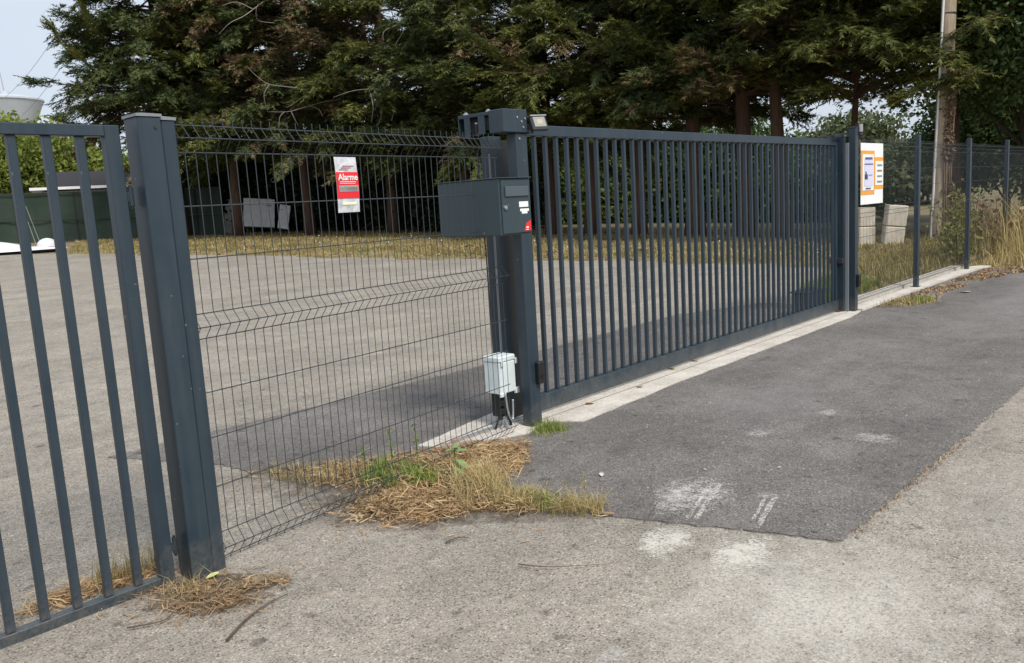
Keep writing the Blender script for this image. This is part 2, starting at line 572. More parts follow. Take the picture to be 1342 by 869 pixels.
# yard asphalt: rows of a strip whose right border follows the grass
def yard_edge(y):
    pts = [(3.9, 10.3), (4.6, 11.5), (6.0, 15.3), (9.2, 15.6), (12.5, 15.1), (14.7, 14.2), (18.4, 13.5), (22.7, 12.7), (29.2, 10.8), (31.6, 9.3), (36, 4), (42, -4)]
    if y <= 3.9: return 10.3
    for (a, xa), (b, xb) in zip(pts, pts[1:]):
        if a <= y <= b:
            return xa + (xb - xa) * (y - a) / (b - a)
    return -4
V, F = [], []
rows = [-16 + .8 * i for i in range(0, 24)] + [3.4] + [3.9 + .35 * i for i in range(1, 109)]
for y in rows:
    if y < 3.4:
        xr = 15.55 + .12 * math.sin(y * 3.1) + .06 * math.sin(y * 8)
    elif y <= 3.9:
        xr = 15.5 if y <= 3.4 else 10.3
    else:
        xr = yard_edge(y) + .30 * math.sin(y * 1.9) + .18 * math.sin(y * 5.3)
    xl = -45
    for k in range(9):
        t = k / 8
        V.append((xl + (xr - xl) * (1 - (1 - t) ** 2), y, zt(y) + .012))
n = 9
F = [(j * n + i, j * n + i + 1, (j + 1) * n + i + 1, (j + 1) * n + i) for j in range(len(rows) - 1) for i in range(n - 1)]
build_np('old_asphalt', np.array(V), np.array(F), M['old'], kind='structure')

apron_pts = [(3.37, 1.27), (6.7, 1.24), (15.5, 1.2), (15.52, 3.5), (10.4, 3.6), (10.4, 5.0), (9.0, 5.5), (5.59, 5.46), (2.1, 5.6), (2.45, 4.75), (2.45, 4.4), (3.0, 3.9), (3.05, 2.28)]
flat('tar_joint', wob(apron_pts, .04, .016, 5), .0145, M['joint'], 'structure', None, .012)
ap = flat('dark_asphalt', wob([(x + (.002 if x < 5 else 0), y + (.003 if y < 2 else 0)) for x, y in apron_pts], .04, .012, 5), .020, M['apron'], 'structure', None, .018)

# concrete threshold under the sliding gate and twin kerbs under the mesh fence
thr = MB().prism(wob([(3.36, 3.95), (3.42, 3.72), (3.95, 3.52), (4.23, 3.60), (4.36, 3.39), (5.6, 3.455), (7.2, 3.47), (9.5, 3.48), (9.98, 3.55), (10.06, 3.98), (8, 4.12), (4.2, 4.1)], .12, .007, 11), -.05, .028)
tho = build('concrete_threshold', thr, M['concrete'], kind='structure')
kb = MB().prism(wob([(10.0, 3.54), (11.5, 3.555), (12.1, 3.54), (13.8, 3.53), (15.2, 3.50), (15.55, 3.42), (15.62, 3.60), (15.3, 3.74), (10.0, 3.735)], .3, .006, 12), -.05, .045)
build('concrete_kerb', kb, M['concrete'], kind='structure')
kb2 = MB().prism(wob([(10.08, 3.83), (15.35, 3.83), (15.35, 3.98), (10.08, 3.98)], .3, .006, 13), -.05, .06)
build('concrete_kerb', kb2, M['concrete'], kind='structure')
MBr = MB().box(3.5, 10.05, 3.775, 3.797, .024, .046, .003)
build('gate_rail', MBr, M['zinc'], tho)
MBg = MB().box(4.2, 10.0, 3.655, 3.664, .0275, .0295)
build('rail_groove', MBg, M['joint'], tho)

# chalky marks on the asphalt
pm1 = worn_paint('chalk_smear', (.58, .56, .52), .36, .66, 22, amax=.6)
pm1b = worn_paint('chalk_smear_strong', (.56, .54, .50), .34, .60, 18, amax=.74, fade=.30)
pm2 = worn_paint('chalk_streak', (.66, .65, .62), .26, .50, 10, (1, 6, 1))
pm3 = worn_paint('chalk_patch', (.62, .59, .52), .22, .52, 15, amax=.80, fade=.38)
pmL = worn_paint('chalk_line', (.62, .60, .55), .36, .60, 30, amax=.72, fade=.05)
def mark(px, mat, z, wobamp=.012, sd=0):
    pts = []
    for x, y in px:
        q = PT(x, y)
        pts.append((q.x, q.y))
    flat('chalk_mark', wob(pts, .05, wobamp, sd), z, mat, None, ap)
mark([(855, 632), (968, 628), (965, 672), (905, 696), (860, 690)], pm1b, .0236, .01, 1)
for (a, b, c, d) in [((935, 640), (903, 688), (897, 688), (929, 640)), ((947, 641), (915, 688), (908, 688), (940, 641)), ((1021, 655), (995, 700), (989, 699), (1013, 654)), ((1008, 655), (989, 690), (984, 690), (1001, 655))]:
    mark([a, b, c, d], pmL, .0242, .004, int(a[0]))
mark([(985, 650), (1030, 652), (1022, 664), (988, 662)], pm1, .0246, .01, 4)
mark([(972, 566), (1018, 566), (1012, 584), (976, 582)], pm1, .0236, .01, 5)
mark([(1085, 575), (1200, 572), (1210, 585), (1100, 590)], pm1, .0236, .01, 15)
mark([(1060, 542), (1105, 540), (1110, 552), (1070, 552)], pm1, .0236, .01, 16)
def mark_old(px, mat, z, sd):
    pts = [(PT(x, y).x, PT(x, y).y) for x, y in px]
    flat('chalk_patch', wob(pts, .05, .012, sd), z, mat, None, bpy.data.objects['old_asphalt'])
mark_old([(838, 696), (900, 688), (912, 714), (890, 742), (836, 742)], pm3, .0155, 6)
mark_old([(932, 706), (1022, 702), (1018, 742), (995, 774), (928, 770)], pm3, .0155, 7)
mark_old([(765, 850), (832, 846), (838, 880), (770, 890)], pm1, .0155, 8)

# ------------------------------------------------------------------ left swing gate
g = thing('swing_gate', 'dark grey barred swing gate cut by the left edge of the photo', 'gate', (1.46, 3.37, 0))
build('stile', MB().box(1.405, 1.462, 3.345, 3.395, .005, 1.895, .003), M['coat'], g)
build('top_rail', MB().box(-.6, 1.4045, 3.345, 3.395, 1.852, 1.895, .003), M['coat'], g)
build('bottom_rail', MB().box(-.6, 1.4045, 3.345, 3.395, .005, .052, .003), M['coat'], g)
b0 = build('bar', MB().box(1.302, 1.332, 3.355, 3.385, .0525, 1.8515, .002), M['coat'], g)
for k in range(1, 16):
    repeat(b0, -.1185 * k)
build('stile', MB().box(-.66, -.6005, 3.345, 3.395, .005, 1.895, .003), M['coat'], g)
for z in (.16, 1.62):
    h_ = build('hinge', MB().cyl((1.487, 3.372, z), (0, 0, 1), .010, .07, 12).box(1.462, 1.487, 3.366, 3.376, z - .02, z + .02, .002), M['coat'], g)
    build('hinge_pin', MB().cyl((1.487, 3.372, z), (0, 0, 1), .006, .09, 10), M['darkmetal'], h_)

# left post: thick hinge post with a slim mesh post fixed to it
p1 = thing('gate_post', 'thick dark grey hinge post between the swing gate and the mesh panel', 'post', (1.55, 3.35, 0))
build('hinge_post', MB().box(1.508, 1.603, 3.285, 3.405, -.05, 1.925, .004), M['coat'], p1)
def cap(x0, x1, y0, y1, z):
    cx, cy = (x0 + x1) / 2, (y0 + y1) / 2
    e = .004
    vs_ = [(x0 - e, y0 - e, z), (x1 + e, y0 - e, z), (x1 + e, y1 + e, z), (x0 - e, y1 + e, z)]
    vs_ += [(a, b, z + .011) for a, b, c in vs_] + [(cx, cy, z + .021)]
    return MB().add(vs_, [(3, 2, 1, 0), (0, 1, 5, 4), (1, 2, 6, 5), (2, 3, 7, 6), (3, 0, 4, 7), (4, 5, 8), (5, 6, 8), (6, 7, 8), (7, 4, 8)])
M['cap'] = coat('pale_cap_coat', (.20, .22, .24), .35, .4, 0)  # pale coat paints the light on the cap tops; edge strips share it
build('post_cap', cap(1.508, 1.603, 3.285, 3.405, 1.9255), M['cap'], p1)
build('mesh_post', MB().box(1.608, 1.668, 3.300, 3.40, -.05, 1.915, .004), M['coat'], p1)
build('post_cap', cap(1.608, 1.668, 3.300, 3.40, 1.9155), M['cap'], p1)
build('screw', MB().cyl((1.578, 3.2835, 1.885), (0, 1, 0), .007, .006, 10), M['darkmetal'], p1)

# ------------------------------------------------------------------ welded mesh panel between the two posts
k_ = math.atan2(3.62 - 3.38, 3.9 - 1.66)
mp_ = thing('mesh_fence', 'dark welded wire panel with three folds, left of the letter box', 'fence panel', (1.672, 3.383, 0), k_)
LEN = 2.25
prof = [(1.943, .0), (1.909, 0), (1.853, -.045), (1.797, 0), (1.116, 0), (1.062, -.045), (1.008, 0), (.14, 0), (.080, -.045), (.027, 0), (.014, .0)]
w0 = build('vertical_wire', MB().tube([(.02, y, z) for z, y in prof], .0019, 5), M['wire'], mp_, local=True)
nw = int(LEN / .05)
for k in range(1, nw):
    repeat(w0, .05 * k)
hz_list = [(1.909, 0), (1.853, -.045), (1.797, 0), (1.574, 0), (1.352, 0), (1.116, 0), (1.062, -.045), (1.008, 0), (.772, 0), (.571, 0), (.349, 0), (.14, 0), (.08, -.045), (.027, 0)]
h0 = build('horizontal_wire', MB().tube([(0, .005, 0), (LEN * .5, .005, 0), (LEN, .005, 0)], .0026, 6), M['wire'], mp_, local=True)
h0.location = (0, hz_list[0][1], hz_list[0][0])
for z, y in hz_list[1:]:
    c = h0.copy(); COL.objects.link(c); c.parent = mp_; c.location = (0, y, z)
# the alarm sign tied to the mesh
def text_mesh(name, body, size, mat, parent, mw, label=None):
    cu = bpy.data.curves.new(name, 'FONT')
    cu.body = body
    cu.size = size
    cu.align_x = 'CENTER'
    cu.extrude = .0006
    cu.offset = size * .018
    o = bpy.data.objects.new(name, cu)
    COL.objects.link(o)
    dg = bpy.context.evaluated_depsgraph_get()
    me = bpy.data.meshes.new_from_object(o.evaluated_get(dg))
    bpy.data.objects.remove(o)
    me.transform(mw)
    me.name = name
    return finish(name, me, mat, parent, label, None, False)
upright = Matrix(((1, 0, 0, 0), (0, 0, -1, 0), (0, 1, 0, 0), (0, 0, 0, 1)))
al = thing('alarm_sign', 'red and silver alarm warning sign hung on the mesh panel', 'sign', (2.618, 3.475, 1.65), k_)
def bent(x0, x1, z0, z1, y, th=.0022, n=6):
    mb = MB()
    vs_, fs_ = [], []
    for i in range(n + 1):
        z = z0 + (z1 - z0) * i / n
        b = -.006 * math.sin((z + .14) / .28 * 3.1) + y
        vs_ += [(x0, b, z), (x1, b + .003, z), (x1, b + th + .003, z), (x0, b + th, z)]
    for i in range(n):
        for k in range(4):
            fs_.append((i * 4 + k, i * 4 + (k + 1) % 4, i * 4 + 4 + (k + 1) % 4, i * 4 + 4 + k))
    fs_ += [(3, 2, 1, 0), (n * 4, n * 4 + 1, n * 4 + 2, n * 4 + 3)]
    return mb.add(vs_, fs_)
build('plate', bent(-.074, .074, -.138, .136, -.008), M['silver'], al, local=True)
build('red_band', bent(-.0745, .0745, -.068, .062, -.0105), M['red'], al, local=True)
build('grey_band', bent(-.062, .068, -.035, -.004, -.0125), M['greyprint'], al, local=True)
build('pale_strip', bent(-.042, .052, -.100, -.087, -.0105), M['cream'], al, local=True)
text_mesh('lettering', 'Alarme', .044, M['white'], al, Matrix.Translation((0, -.0185, .022)) @ upright)
build('small_print', bent(-.056, .056, .012, .015, -.0125).add(*[(lambda b: (b.v, b.f))(bent(-.056, .05, .0045, .0065, -.0125))][0]), M['white'], al, local=True)
pm_ = MB()
for i in range(9):
    b = bent(-.056 + .0135 * i, -.047 + .0135 * i, -.029, -.012, -.0138)
    pm_.add(b.v, b.f)
build('worn_digits', pm_, plain('worn_print', (.20, .17, .17), .6, .4, 120), al, local=True)
ft = MB()
for i in range(3):
    b = bent(-.05 + .012 * i, .012 + .02 * i, .072 + .009 * i, .076 + .009 * i, -.0105)
    ft.add(b.v, b.f)
build('faded_print', ft, plain('faded_red_print', (.48, .16, .17), .5, .2, 60), al, local=True)

# ------------------------------------------------------------------ guide post, letter box, floodlight, junction box
gp = thing('guide_post', 'dark grey steel post with roller bracket on top, behind the letter box', 'post', (4.11, 3.63, 0))
build('front_post', MB().box(4.058, 4.168, 3.592, 3.672, -.02, 1.95, .004), M['coat'], gp)
build('rear_post', MB().box(4.09, 4.21, 3.86, 3.94, -.02, 1.955, .004), M['coat'], gp)
build('edge_strip', MB().box(4.081, 4.0895, 3.852, 3.864, .5, 1.84, .001), M['cap'], gp)
build('gap_shade_plate', MB().box(4.2105, 4.30, 3.866, 3.90, 0, 1.93, .002), M['darkmetal'], gp)  # added dark plate standing in for the shade between the posts
# top guide bracket: end box, channel and two drop plates
build('bracket_box', MB().box(3.93, 4.158, 3.575, 3.70, 1.952, 2.095, .004), M['coat'], gp)
build('bracket_top', MB().box(3.93, 4.02, 3.7005, 3.965, 2.068, 2.09, .002), M['coat'], gp)
build('bracket_back', MB().box(4.0, 4.02, 3.7005, 3.965, 1.99, 2.067, .002), M['darkmetal'], gp)
for (y0, y1, zb) in ((3.735, 3.79, 1.955), (3.865, 3.915, 1.945)):
    build('drop_plate', MB().box(3.927, 3.936, y0, y1, zb, 2.0675, .001), M['coat'], gp)
build('end_plate', MB().box(3.93, 4.02, 3.9655, 3.972, 1.96, 2.092, .001), M['coat'], gp)
for y in (3.72, 3.92):
    build('bolt', MB().cyl((3.955, y, 2.094), (0, 0, 1), .017, .012, 12).cyl((3.955, y, 2.103), (0, 0, 1), .010, .008, 8), M['zinc'], gp)
ro = build('roller', MB().cyl((3.965, 3.835, 1.99), (0, 0, 1), .021, .07, 14), M['black'], gp)
build('roller_cap', MB().cyl((3.965, 3.835, 2.03), (0, 0, 1), .016, .012, 12), M['zinc'], ro)
for (x, z) in ((4.06, 2.045), (4.10, 2.02), (4.135, 2.04), (4.115, 1.985)):
    build('screw', MB().cyl((x, 3.573, z), (0, 1, 0), .007, .006, 8), M['zinc'], gp)
build('screw', MB().cyl((4.09, 3.59, 1.915), (0, 1, 0), .008, .006, 8), M['zinc'], gp)
build('cable', MB().tube([(4.02, 3.90, 1.86), (4.018, 3.90, 1.60), (4.03, 3.89, 1.2), (4.03, 3.88, .5)], .005, 6), M['darkmetal'], gp)

lb = thing('letter_box', 'dark grey deep letter box with flap, lock and red sticker', 'letter box', (3.77, 3.6, 1.32))
X0, X1, Y0, Y1, Z0, Z1 = 3.652, 3.928, 3.385, 3.915, 1.322, 1.658
build('body', MB().box(X0, X1, Y0 + .004, Y1, Z0, Z1, .004), M['box'], lb)
build('lid', MB().box(X0 - .003, X1 + .003, Y0 - .012, Y1 + .002, Z1 + .0005, Z1 + .006, .002), M['box'], lb)
d = build('front_door', MB().box(X0 + .012, X1 - .008, Y0 - .006, Y0 + .0035, Z0 + .010, Z1 - .012, .002), M['box'], lb)
build('slot_flap', MB().box(X0 + .038, X1 - .030, Y0 - .016, Y0 - .0065, Z1 - .108, Z1 - .048, .003), M['flap'], d)
build('lock', MB().cyl((X0 + .034, Y0 - .010, Z0 + .165), (0, 1, 0), .013, .014, 16).cyl((X0 + .034, Y0 - .018, Z0 + .165), (0, 1, 0), .008, .006, 12), M['zinc'], d)
build('name_label', MB().box(X1 - .115, X1 - .032, Y0 - .0075, Y0 - .0062, Z0 + .163, Z0 + .196).box(X1 - .108, X1 - .028, Y0 - .0075, Y0 - .0062, Z0 + .137, Z0 + .153).box(X1 - .094, X1 - .044, Y0 - .0075, Y0 - .0062, Z0 + .123, Z0 + .1368), M['white'], d)
sk = build('red_sticker', MB().prism([(0, 0), (.062, 0), (.062, .062), (.02, .045)], 0, .0013), M['red'], d)
me = sk.data
for v in me.vertices:
    x, y, z = v.co + lb.location
    v.co = Vector((X1 - .078 + x, Y0 - .0062 - z, Z0 + .020 + y)) - lb.location
me.flip_normals()
build('sticker_mark', MB().box(X1 - .060, X1 - .040, Y0 - .0085, Y0 - .0077, Z0 + .034, Z0 + .044).box(X1 - .062, X1 - .042, Y0 - .0085, Y0 - .0077, Z0 + .023, Z0 + .027), M['white'], d)
fold = MB().box(X0 - .0012, X0 + .001, 3.60, 3.604, Z0 + .01, Z1 - .01)
build('side_seam', fold, M['box'], lb)

fl = thing('floodlight', 'small black LED floodlight beside the top of the guide post', 'floodlight', (4.17, 3.58, 1.98))
rot = Matrix.Rotation(R(-18), 3, 'X') @ Matrix.Rotation(R(-8), 3, 'Z')
c_ = Vector((4.232, 3.545, 2.01))
build('housing', MB().obox(c_, (.135, .028, .10), rot, .005), M['darkmetal'], fl)
gl = build('lamp_glass', MB().obox(c_ + rot @ Vector((0, -.0155, .004)), (.10, .003, .066), rot, .001), M['glass'], fl)
build('led_panel', MB().obox(c_ + rot @ Vector((0, -.0175, .004)), (.05, .0012, .03), rot), plain('led_yellow', (.42, .38, .26), .4), gl)
build('rim', MB().obox(c_ + rot @ Vector((0, -.016, .046)), (.137, .010, .008), rot), M['zinc'], fl)
build('mount', MB().box(4.158, 4.20, 3.56, 3.60, 1.945, 1.965, .002).box(4.17, 4.186, 3.552, 3.60, 1.9655, 2.0), M['darkmetal'], fl)

jb = thing('junction_box', 'pale grey plastic junction box low behind the mesh panel', 'junction box', (3.99, 3.79, 0))
build('box_body', MB().box(3.916, 4.072, 3.725, 3.868, .262, .475, .006), M['jbox'], jb)
build('box_lid', MB().box(3.912, 4.076, 3.721, 3.872, .4755, .515, .008), M['jbox'], jb)
for (x, y) in ((3.925, 3.718), (4.062, 3.718)):
    build('lid_clip', MB().box(x, x + .022, y - .006, y + .002, .45, .49, .002), M['jbox'], jb)
build('box_foot', MB().box(4.06, 4.10, 3.72, 3.74, .245, .285, .003), M['jbox'], jb)
build('box_foot', MB().box(3.91, 3.945, 3.715, 3.735, .245, .27, .003), M['jbox'], jb)
build('bracket', MB().box(4.0725, 4.0895, 3.80, 3.90, .33, .43), M['darkmetal'], jb)
def arc(pts, n=8):
    """smooth the polyline with Catmull-Rom"""
    P_ = [Vector(p) for p in pts]
    P_ = [P_[0]] + P_ + [P_[-1]]
    out = []
    for i in range(1, len(P_) - 2):
        for k in range(n):
            t = k / n
            a, b, c, d_ = P_[i - 1:i + 3]
            out.append(.5 * ((2 * b) + (c - a) * t + (2 * a - 5 * b + 4 * c - d_) * t * t + (3 * b - a - 3 * c + d_) * t ** 3))
    out.append(P_[-2])
    return out
build('conduit', MB().tube(arc([(3.97, 3.735, .262), (3.97, 3.725, .16), (3.985, 3.72, .10), (4.02, 3.73, .07), (4.04, 3.74, .12), (4.055, 3.75, .2)]), .008, 7), M['zinc'], jb, smooth=True)
build('conduit', MB().tube(arc([(4.0, 3.77, .262), (4.005, 3.76, .14), (4.02, 3.75, .05), (4.03, 3.75, .0)]), .009, 7), M['black'], jb, smooth=True)
build('gland', MB().box(3.94, 4.05, 3.76, 3.84, .10, .261, .004).box(3.925, 3.96, 3.735, 3.76, .125, .16, .003).box(3.93, 3.965, 3.735, 3.76, .18, .215, .003), M['black'], jb)
for pts in ([(3.945, 3.735, .105), (3.93, 3.735, .05), (3.89, 3.76, .0)], [(3.95, 3.73, .105), (3.945, 3.71, .05), (3.945, 3.69, .0)], [(3.955, 3.745, .105), (3.975, 3.735, .04), (3.985, 3.71, .0)]):
    build('stand_leg', MB().tube(pts, .008, 6), M['zinc'], jb)
build('stand_leg', MB().tube([(3.905, 3.75, .1), (3.882, 3.775, .0)], .007, 6), M['black'], jb)

def photocell(x, y, z, label):
    t = thing('photocell', label, 'photocell', (x, y, z), 0, 'gate photocells')
    build('housing', MB().box(x - .032, x + .032, y - .036, y, z - .075, z + .075, .006), M['black'], t)
    build('lens', MB().cyl((x, y - .037, z - .02), (0, 1, 0), .018, .006, 14), plain('dark_lens', (.02, .01, .012), .1), t)
photocell(4.150, 3.5905, .385, 'black photocell low on the guide post nearest the junction box')
photocell(9.955, 3.5865, .385, 'black photocell low on the far latch post beside the orange notice')

# ------------------------------------------------------------------ sliding gate
sg = thing('sliding_gate', 'long dark grey sliding gate with closely spaced vertical bars', 'gate', (7.2, 3.79, 0))
build('top_rail', MB().box(4.28, 9.83, 3.765, 3.815, 1.955, 2.028, .004), M['coat'], sg)
build('bottom_beam', MB().box(4.28, 9.83, 3.755, 3.825, .048, .165, .005), M['coat'], sg)
s0 = build('end_stile', MB().box(4.28, 4.33, 3.767, 3.813, .1655, 1.9545, .003), M['coat'], sg)
repeat(s0, 5.5)
b0 = build('bar', MB().box(4.449, 4.475, 3.775, 3.805, .1655, 1.9545, .002), M['coat'], sg)
for k in range(1, 45):
    repeat(b0, .1195 * k)
for x in (5.2, 8.9):
    build('roller_wheel', MB().cyl((x, 3.786, .045), (0, 1, 0), .03, .02, 16), M['zinc'], sg)
build('guide_tongue', MB().box(9.58, 9.72, 3.78, 3.80, 2.0285, 2.05, .003), M['darkmetal'], sg)
gm = thing('gate_motor', 'dark gate motor box behind the bars beside the latch post', 'motor', (9.5, 4.05, 0))
build('casing', MB().box(9.33, 9.80, 3.90, 4.12, .03, .29, .015), coat('motor_casing', (.018, .026, .038), .5, .1), gm)
build('cover', MB().box(9.32, 9.81, 3.89, 4.13, .2905, .315, .01), coat('motor_cover', (.020, .028, .042), .5, .1), gm)

ep = thing('latch_post', 'dark grey latch post at the far end of the sliding gate', 'post', (9.9, 3.66, 0))
build('front_post', MB().box(9.895, 9.985, 3.588, 3.668, .0, 2.14, .004), M['coat'], ep)
build('catch_post', MB().box(9.845, 9.893, 3.70, 3.86, .0, 2.09, .004), M['coat'], ep)
build('edge_strip', MB().box(9.875, 9.893, 3.66, 3.697, .03, 1.98, .001), M['cap'], ep)
build('post_cap', cap(9.895, 9.985, 3.588, 3.668, 2.1405), M['coat'], ep)
build('catch_arm', MB().box(9.62, 9.844, 3.72, 3.735, 2.045, 2.075, .002).box(9.62, 9.844, 3.845, 3.86, 2.045, 2.075, .002), M['darkmetal'], ep)
build('lower_catch', MB().box(9.80, 9.844, 3.70, 3.86, .6, .66, .003), M['darkmetal'], ep)
for z in (2.06, 2.10):
    build('bolt', MB().cyl((9.87, 3.695, z), (0, 1, 0), .011, .01, 8), M['zinc'], ep)
bk = thing('warning_lamp', 'small dark warning lamp on top of the far latch post', 'lamp', (10.02, 3.60, 2.1))
build('lamp_base', MB().box(9.986, 10.05, 3.56, 3.64, 2.06, 2.085, .003), M['darkmetal'], bk)
build('lamp_body', MB().cyl((10.02, 3.60, 2.14), (0, 0, 1), .036, .11, 14), M['black'], bk)
build('lamp_lens', MB().cyl((10.01, 3.575, 2.14), (0, 0, 1), .026, .085, 12), M['greyprint'], bk)

# ------------------------------------------------------------------ mesh fence on the right
mf = thing('mesh_fence', 'dark welded mesh fence with slim posts on a concrete kerb', 'fence', (12.36, 3.66, 0))
post0 = build('fence_post', MB().box(12.315, 12.395, 3.615, 3.675, .0, 2.12, .004), M['coat'], mf)
POSTS = [12.355, 14.955, 17.5, 20.1, 22.7]
for x in POSTS[1:]:
    repeat(post0, x - POSTS[0], 0, 0.02 if x > 17 else 0)
build('post_base', MB().box(12.29, 12.42, 3.60, 3.69, .0455, .052), M['darkmetal'], mf)
def wire_panel(x0, x1):
    mb = MB()
    n_ = int((x1 - x0) / .05)
    for k in range(n_ + 1):
        x = x0 + .02 + .05 * k
        if x > x1: break
        mb.tube([(x, 3.645 + y, z + .10) for z, y in prof], .0022, 3, False)
    for z, y in hz_list:
        mb.tube([(x0, 3.65 + y, z + .10), (x1, 3.65 + y, z + .10)], .003, 3, False)
    build('wire_mesh', mb, M['wire'], mf, kind='stuff')
wire_panel(10.0, 12.31)
for a, b in zip(POSTS, POSTS[1:]):
    wire_panel(a + .042, b - .042)

# notice board on the mesh
sb = thing('notice_board', 'white board with two orange framed notices on the mesh fence', 'sign', (10.43, 3.59, 1.6))
SX = 10.43
def sheet(name, x0, x1, z0, z1, y, mat, par=sb, dx=0.0):
    vs_ = []
    n_ = 8
    for i in range(n_ + 1):
        x = x0 + (x1 - x0) * i / n_
        yy = y + .006 * math.sin((x - 10.0) * 7)
        vs_ += [(x, yy, z0), (x, yy, z1), (x, yy + .0025, z1), (x, yy + .0025, z0)]
    fs_ = []
    for i in range(n_):
        for k in range(4):
            fs_.append((i * 4 + k, i * 4 + (k + 1) % 4, i * 4 + 4 + (k + 1) % 4, i * 4 + 4 + k))
    fs_ += [(3, 2, 1, 0), (n_ * 4, n_ * 4 + 1, n_ * 4 + 2, n_ * 4 + 3)]
    fs_ = [tuple(reversed(f)) for f in fs_]
    return build(name, MB().add(vs_, fs_), mat, par)
sheet('board', 10.06, 10.79, 1.262, 1.975, 3.585, M['chalkwhite'])
n1 = sheet('large_notice', 10.063, 10.49, 1.375, 1.888, 3.581, M['orange'])
sheet('notice_paper', 10.105, 10.455, 1.425, 1.845, 3.577, M['white'], n1)
sheet('printed_area', 10.165, 10.43, 1.475, 1.80, 3.573, M['lilac'], n1)
n2 = sheet('small_notice', 10.495, 10.785, 1.435, 1.812, 3.581, M['orange'])
sheet('notice_paper', 10.505, 10.77, 1.478, 1.765, 3.577, M['white'], n2)
for z in (1.705, 1.64, 1.575, 1.51):
    sheet('print_line', 10.56, 10.72, z, z + .022, 3.574, plain('grey_ink', (.22, .24, .28), .7, .4, 60), n2)
sheet('print_line', 10.18, 10.40, 1.785, 1.81, 3.569, M['ink'], n1)
sheet('print_line', 10.16, 10.42, 1.725, 1.737, 3.569, M['ink'], n1)
sheet('print_line', 10.20, 10.36, 1.442, 1.456, 3.569, M['ink'], n1)
sheet('print_figure', 10.165, 10.255, 1.555, 1.612, 3.569, plain('dark_figure_ink', (.05, .045, .06), .6), n1)
sheet('print_figure', 10.185, 10.22, 1.6125, 1.645, 3.569, plain('dark_figure_ink', (.06, .055, .08), .6), n1)
sheet('print_line', 10.29, 10.40, 1.60, 1.606, 3.569, M['ink'], n1)

# ------------------------------------------------------------------ foliage generators (numpy)
def nrm(a):
    return a / np.maximum(np.linalg.norm(a, axis=-1, keepdims=True), 1e-6)

def sprays(C, D, L, nl, ll, lw, rng, spread=.75, flatv=.35):
    """feathery shoots: nl narrow leaflets alternate along each shoot axis. Returns V,F."""
    n = len(C)
    up = np.array([0, 0, 1.0])
    S = nrm(np.cross(D, up) + rng.normal(0, .15, D.shape))
    U = nrm(np.cross(S, D))
    t = (np.arange(nl) + rng.random((n, nl)) * .8) / nl
    side = np.where(np.arange(nl) % 2 == 0, 1.0, -1.0)[None, :] * np.ones((n, 1))
    base = C[:, None, :] + D[:, None, :] * (t * L[:, None])[..., None]
    ang = spread * (1.15 - .5 * t)
    ld = D[:, None, :] * np.cos(ang)[..., None] + S[:, None, :] * (side * np.sin(ang))[..., None] + U[:, None, :] * rng.normal(0, flatv, (n, nl))[..., None]
    ld = nrm(ld)
    ln = ll * (1.15 - .6 * t) * (.7 + .6 * rng.random((n, nl)))
    wv = nrm(np.cross(ld, U[:, None, :] + rng.normal(0, .5, (n, nl, 3)))) * (lw * (.7 + .6 * rng.random((n, nl))))[..., None] * .5
    a = base + wv
    b = base - wv
    c = base + ld * ln[..., None]
    V = np.stack([a, b, c], axis=2).reshape(-1, 3)
    F = np.arange(len(V)).reshape(-1, 3)
    return V, F

def leaves(C, size, rng, droop=.2):
    """broad leaves: folded diamond quads at given centres."""
    n = len(C)
    d = nrm(rng.normal(0, 1, (n, 3)) + np.array([0, 0, -droop]))
    s = nrm(np.cross(d, rng.normal(0, 1, (n, 3))))
    L = size * (.6 + .8 * rng.random((n, 1)))
    V = np.stack([C - d * L * .5, C + s * L * .28, C + d * L * .5, C - s * L * .28], axis=1).reshape(-1, 3)
    F = np.arange(len(V)).reshape(-1, 4)
    return V, F

def patch_noise(P, seed, s):
    r = np.random.default_rng(seed)
    out = np.zeros(len(P))
    for k in range(5):
        w = r.normal(0, s * (1 + .5 * k), 3)
        out += np.sin(P @ w + r.random() * 6.28) / (1 + .4 * k)
    return out

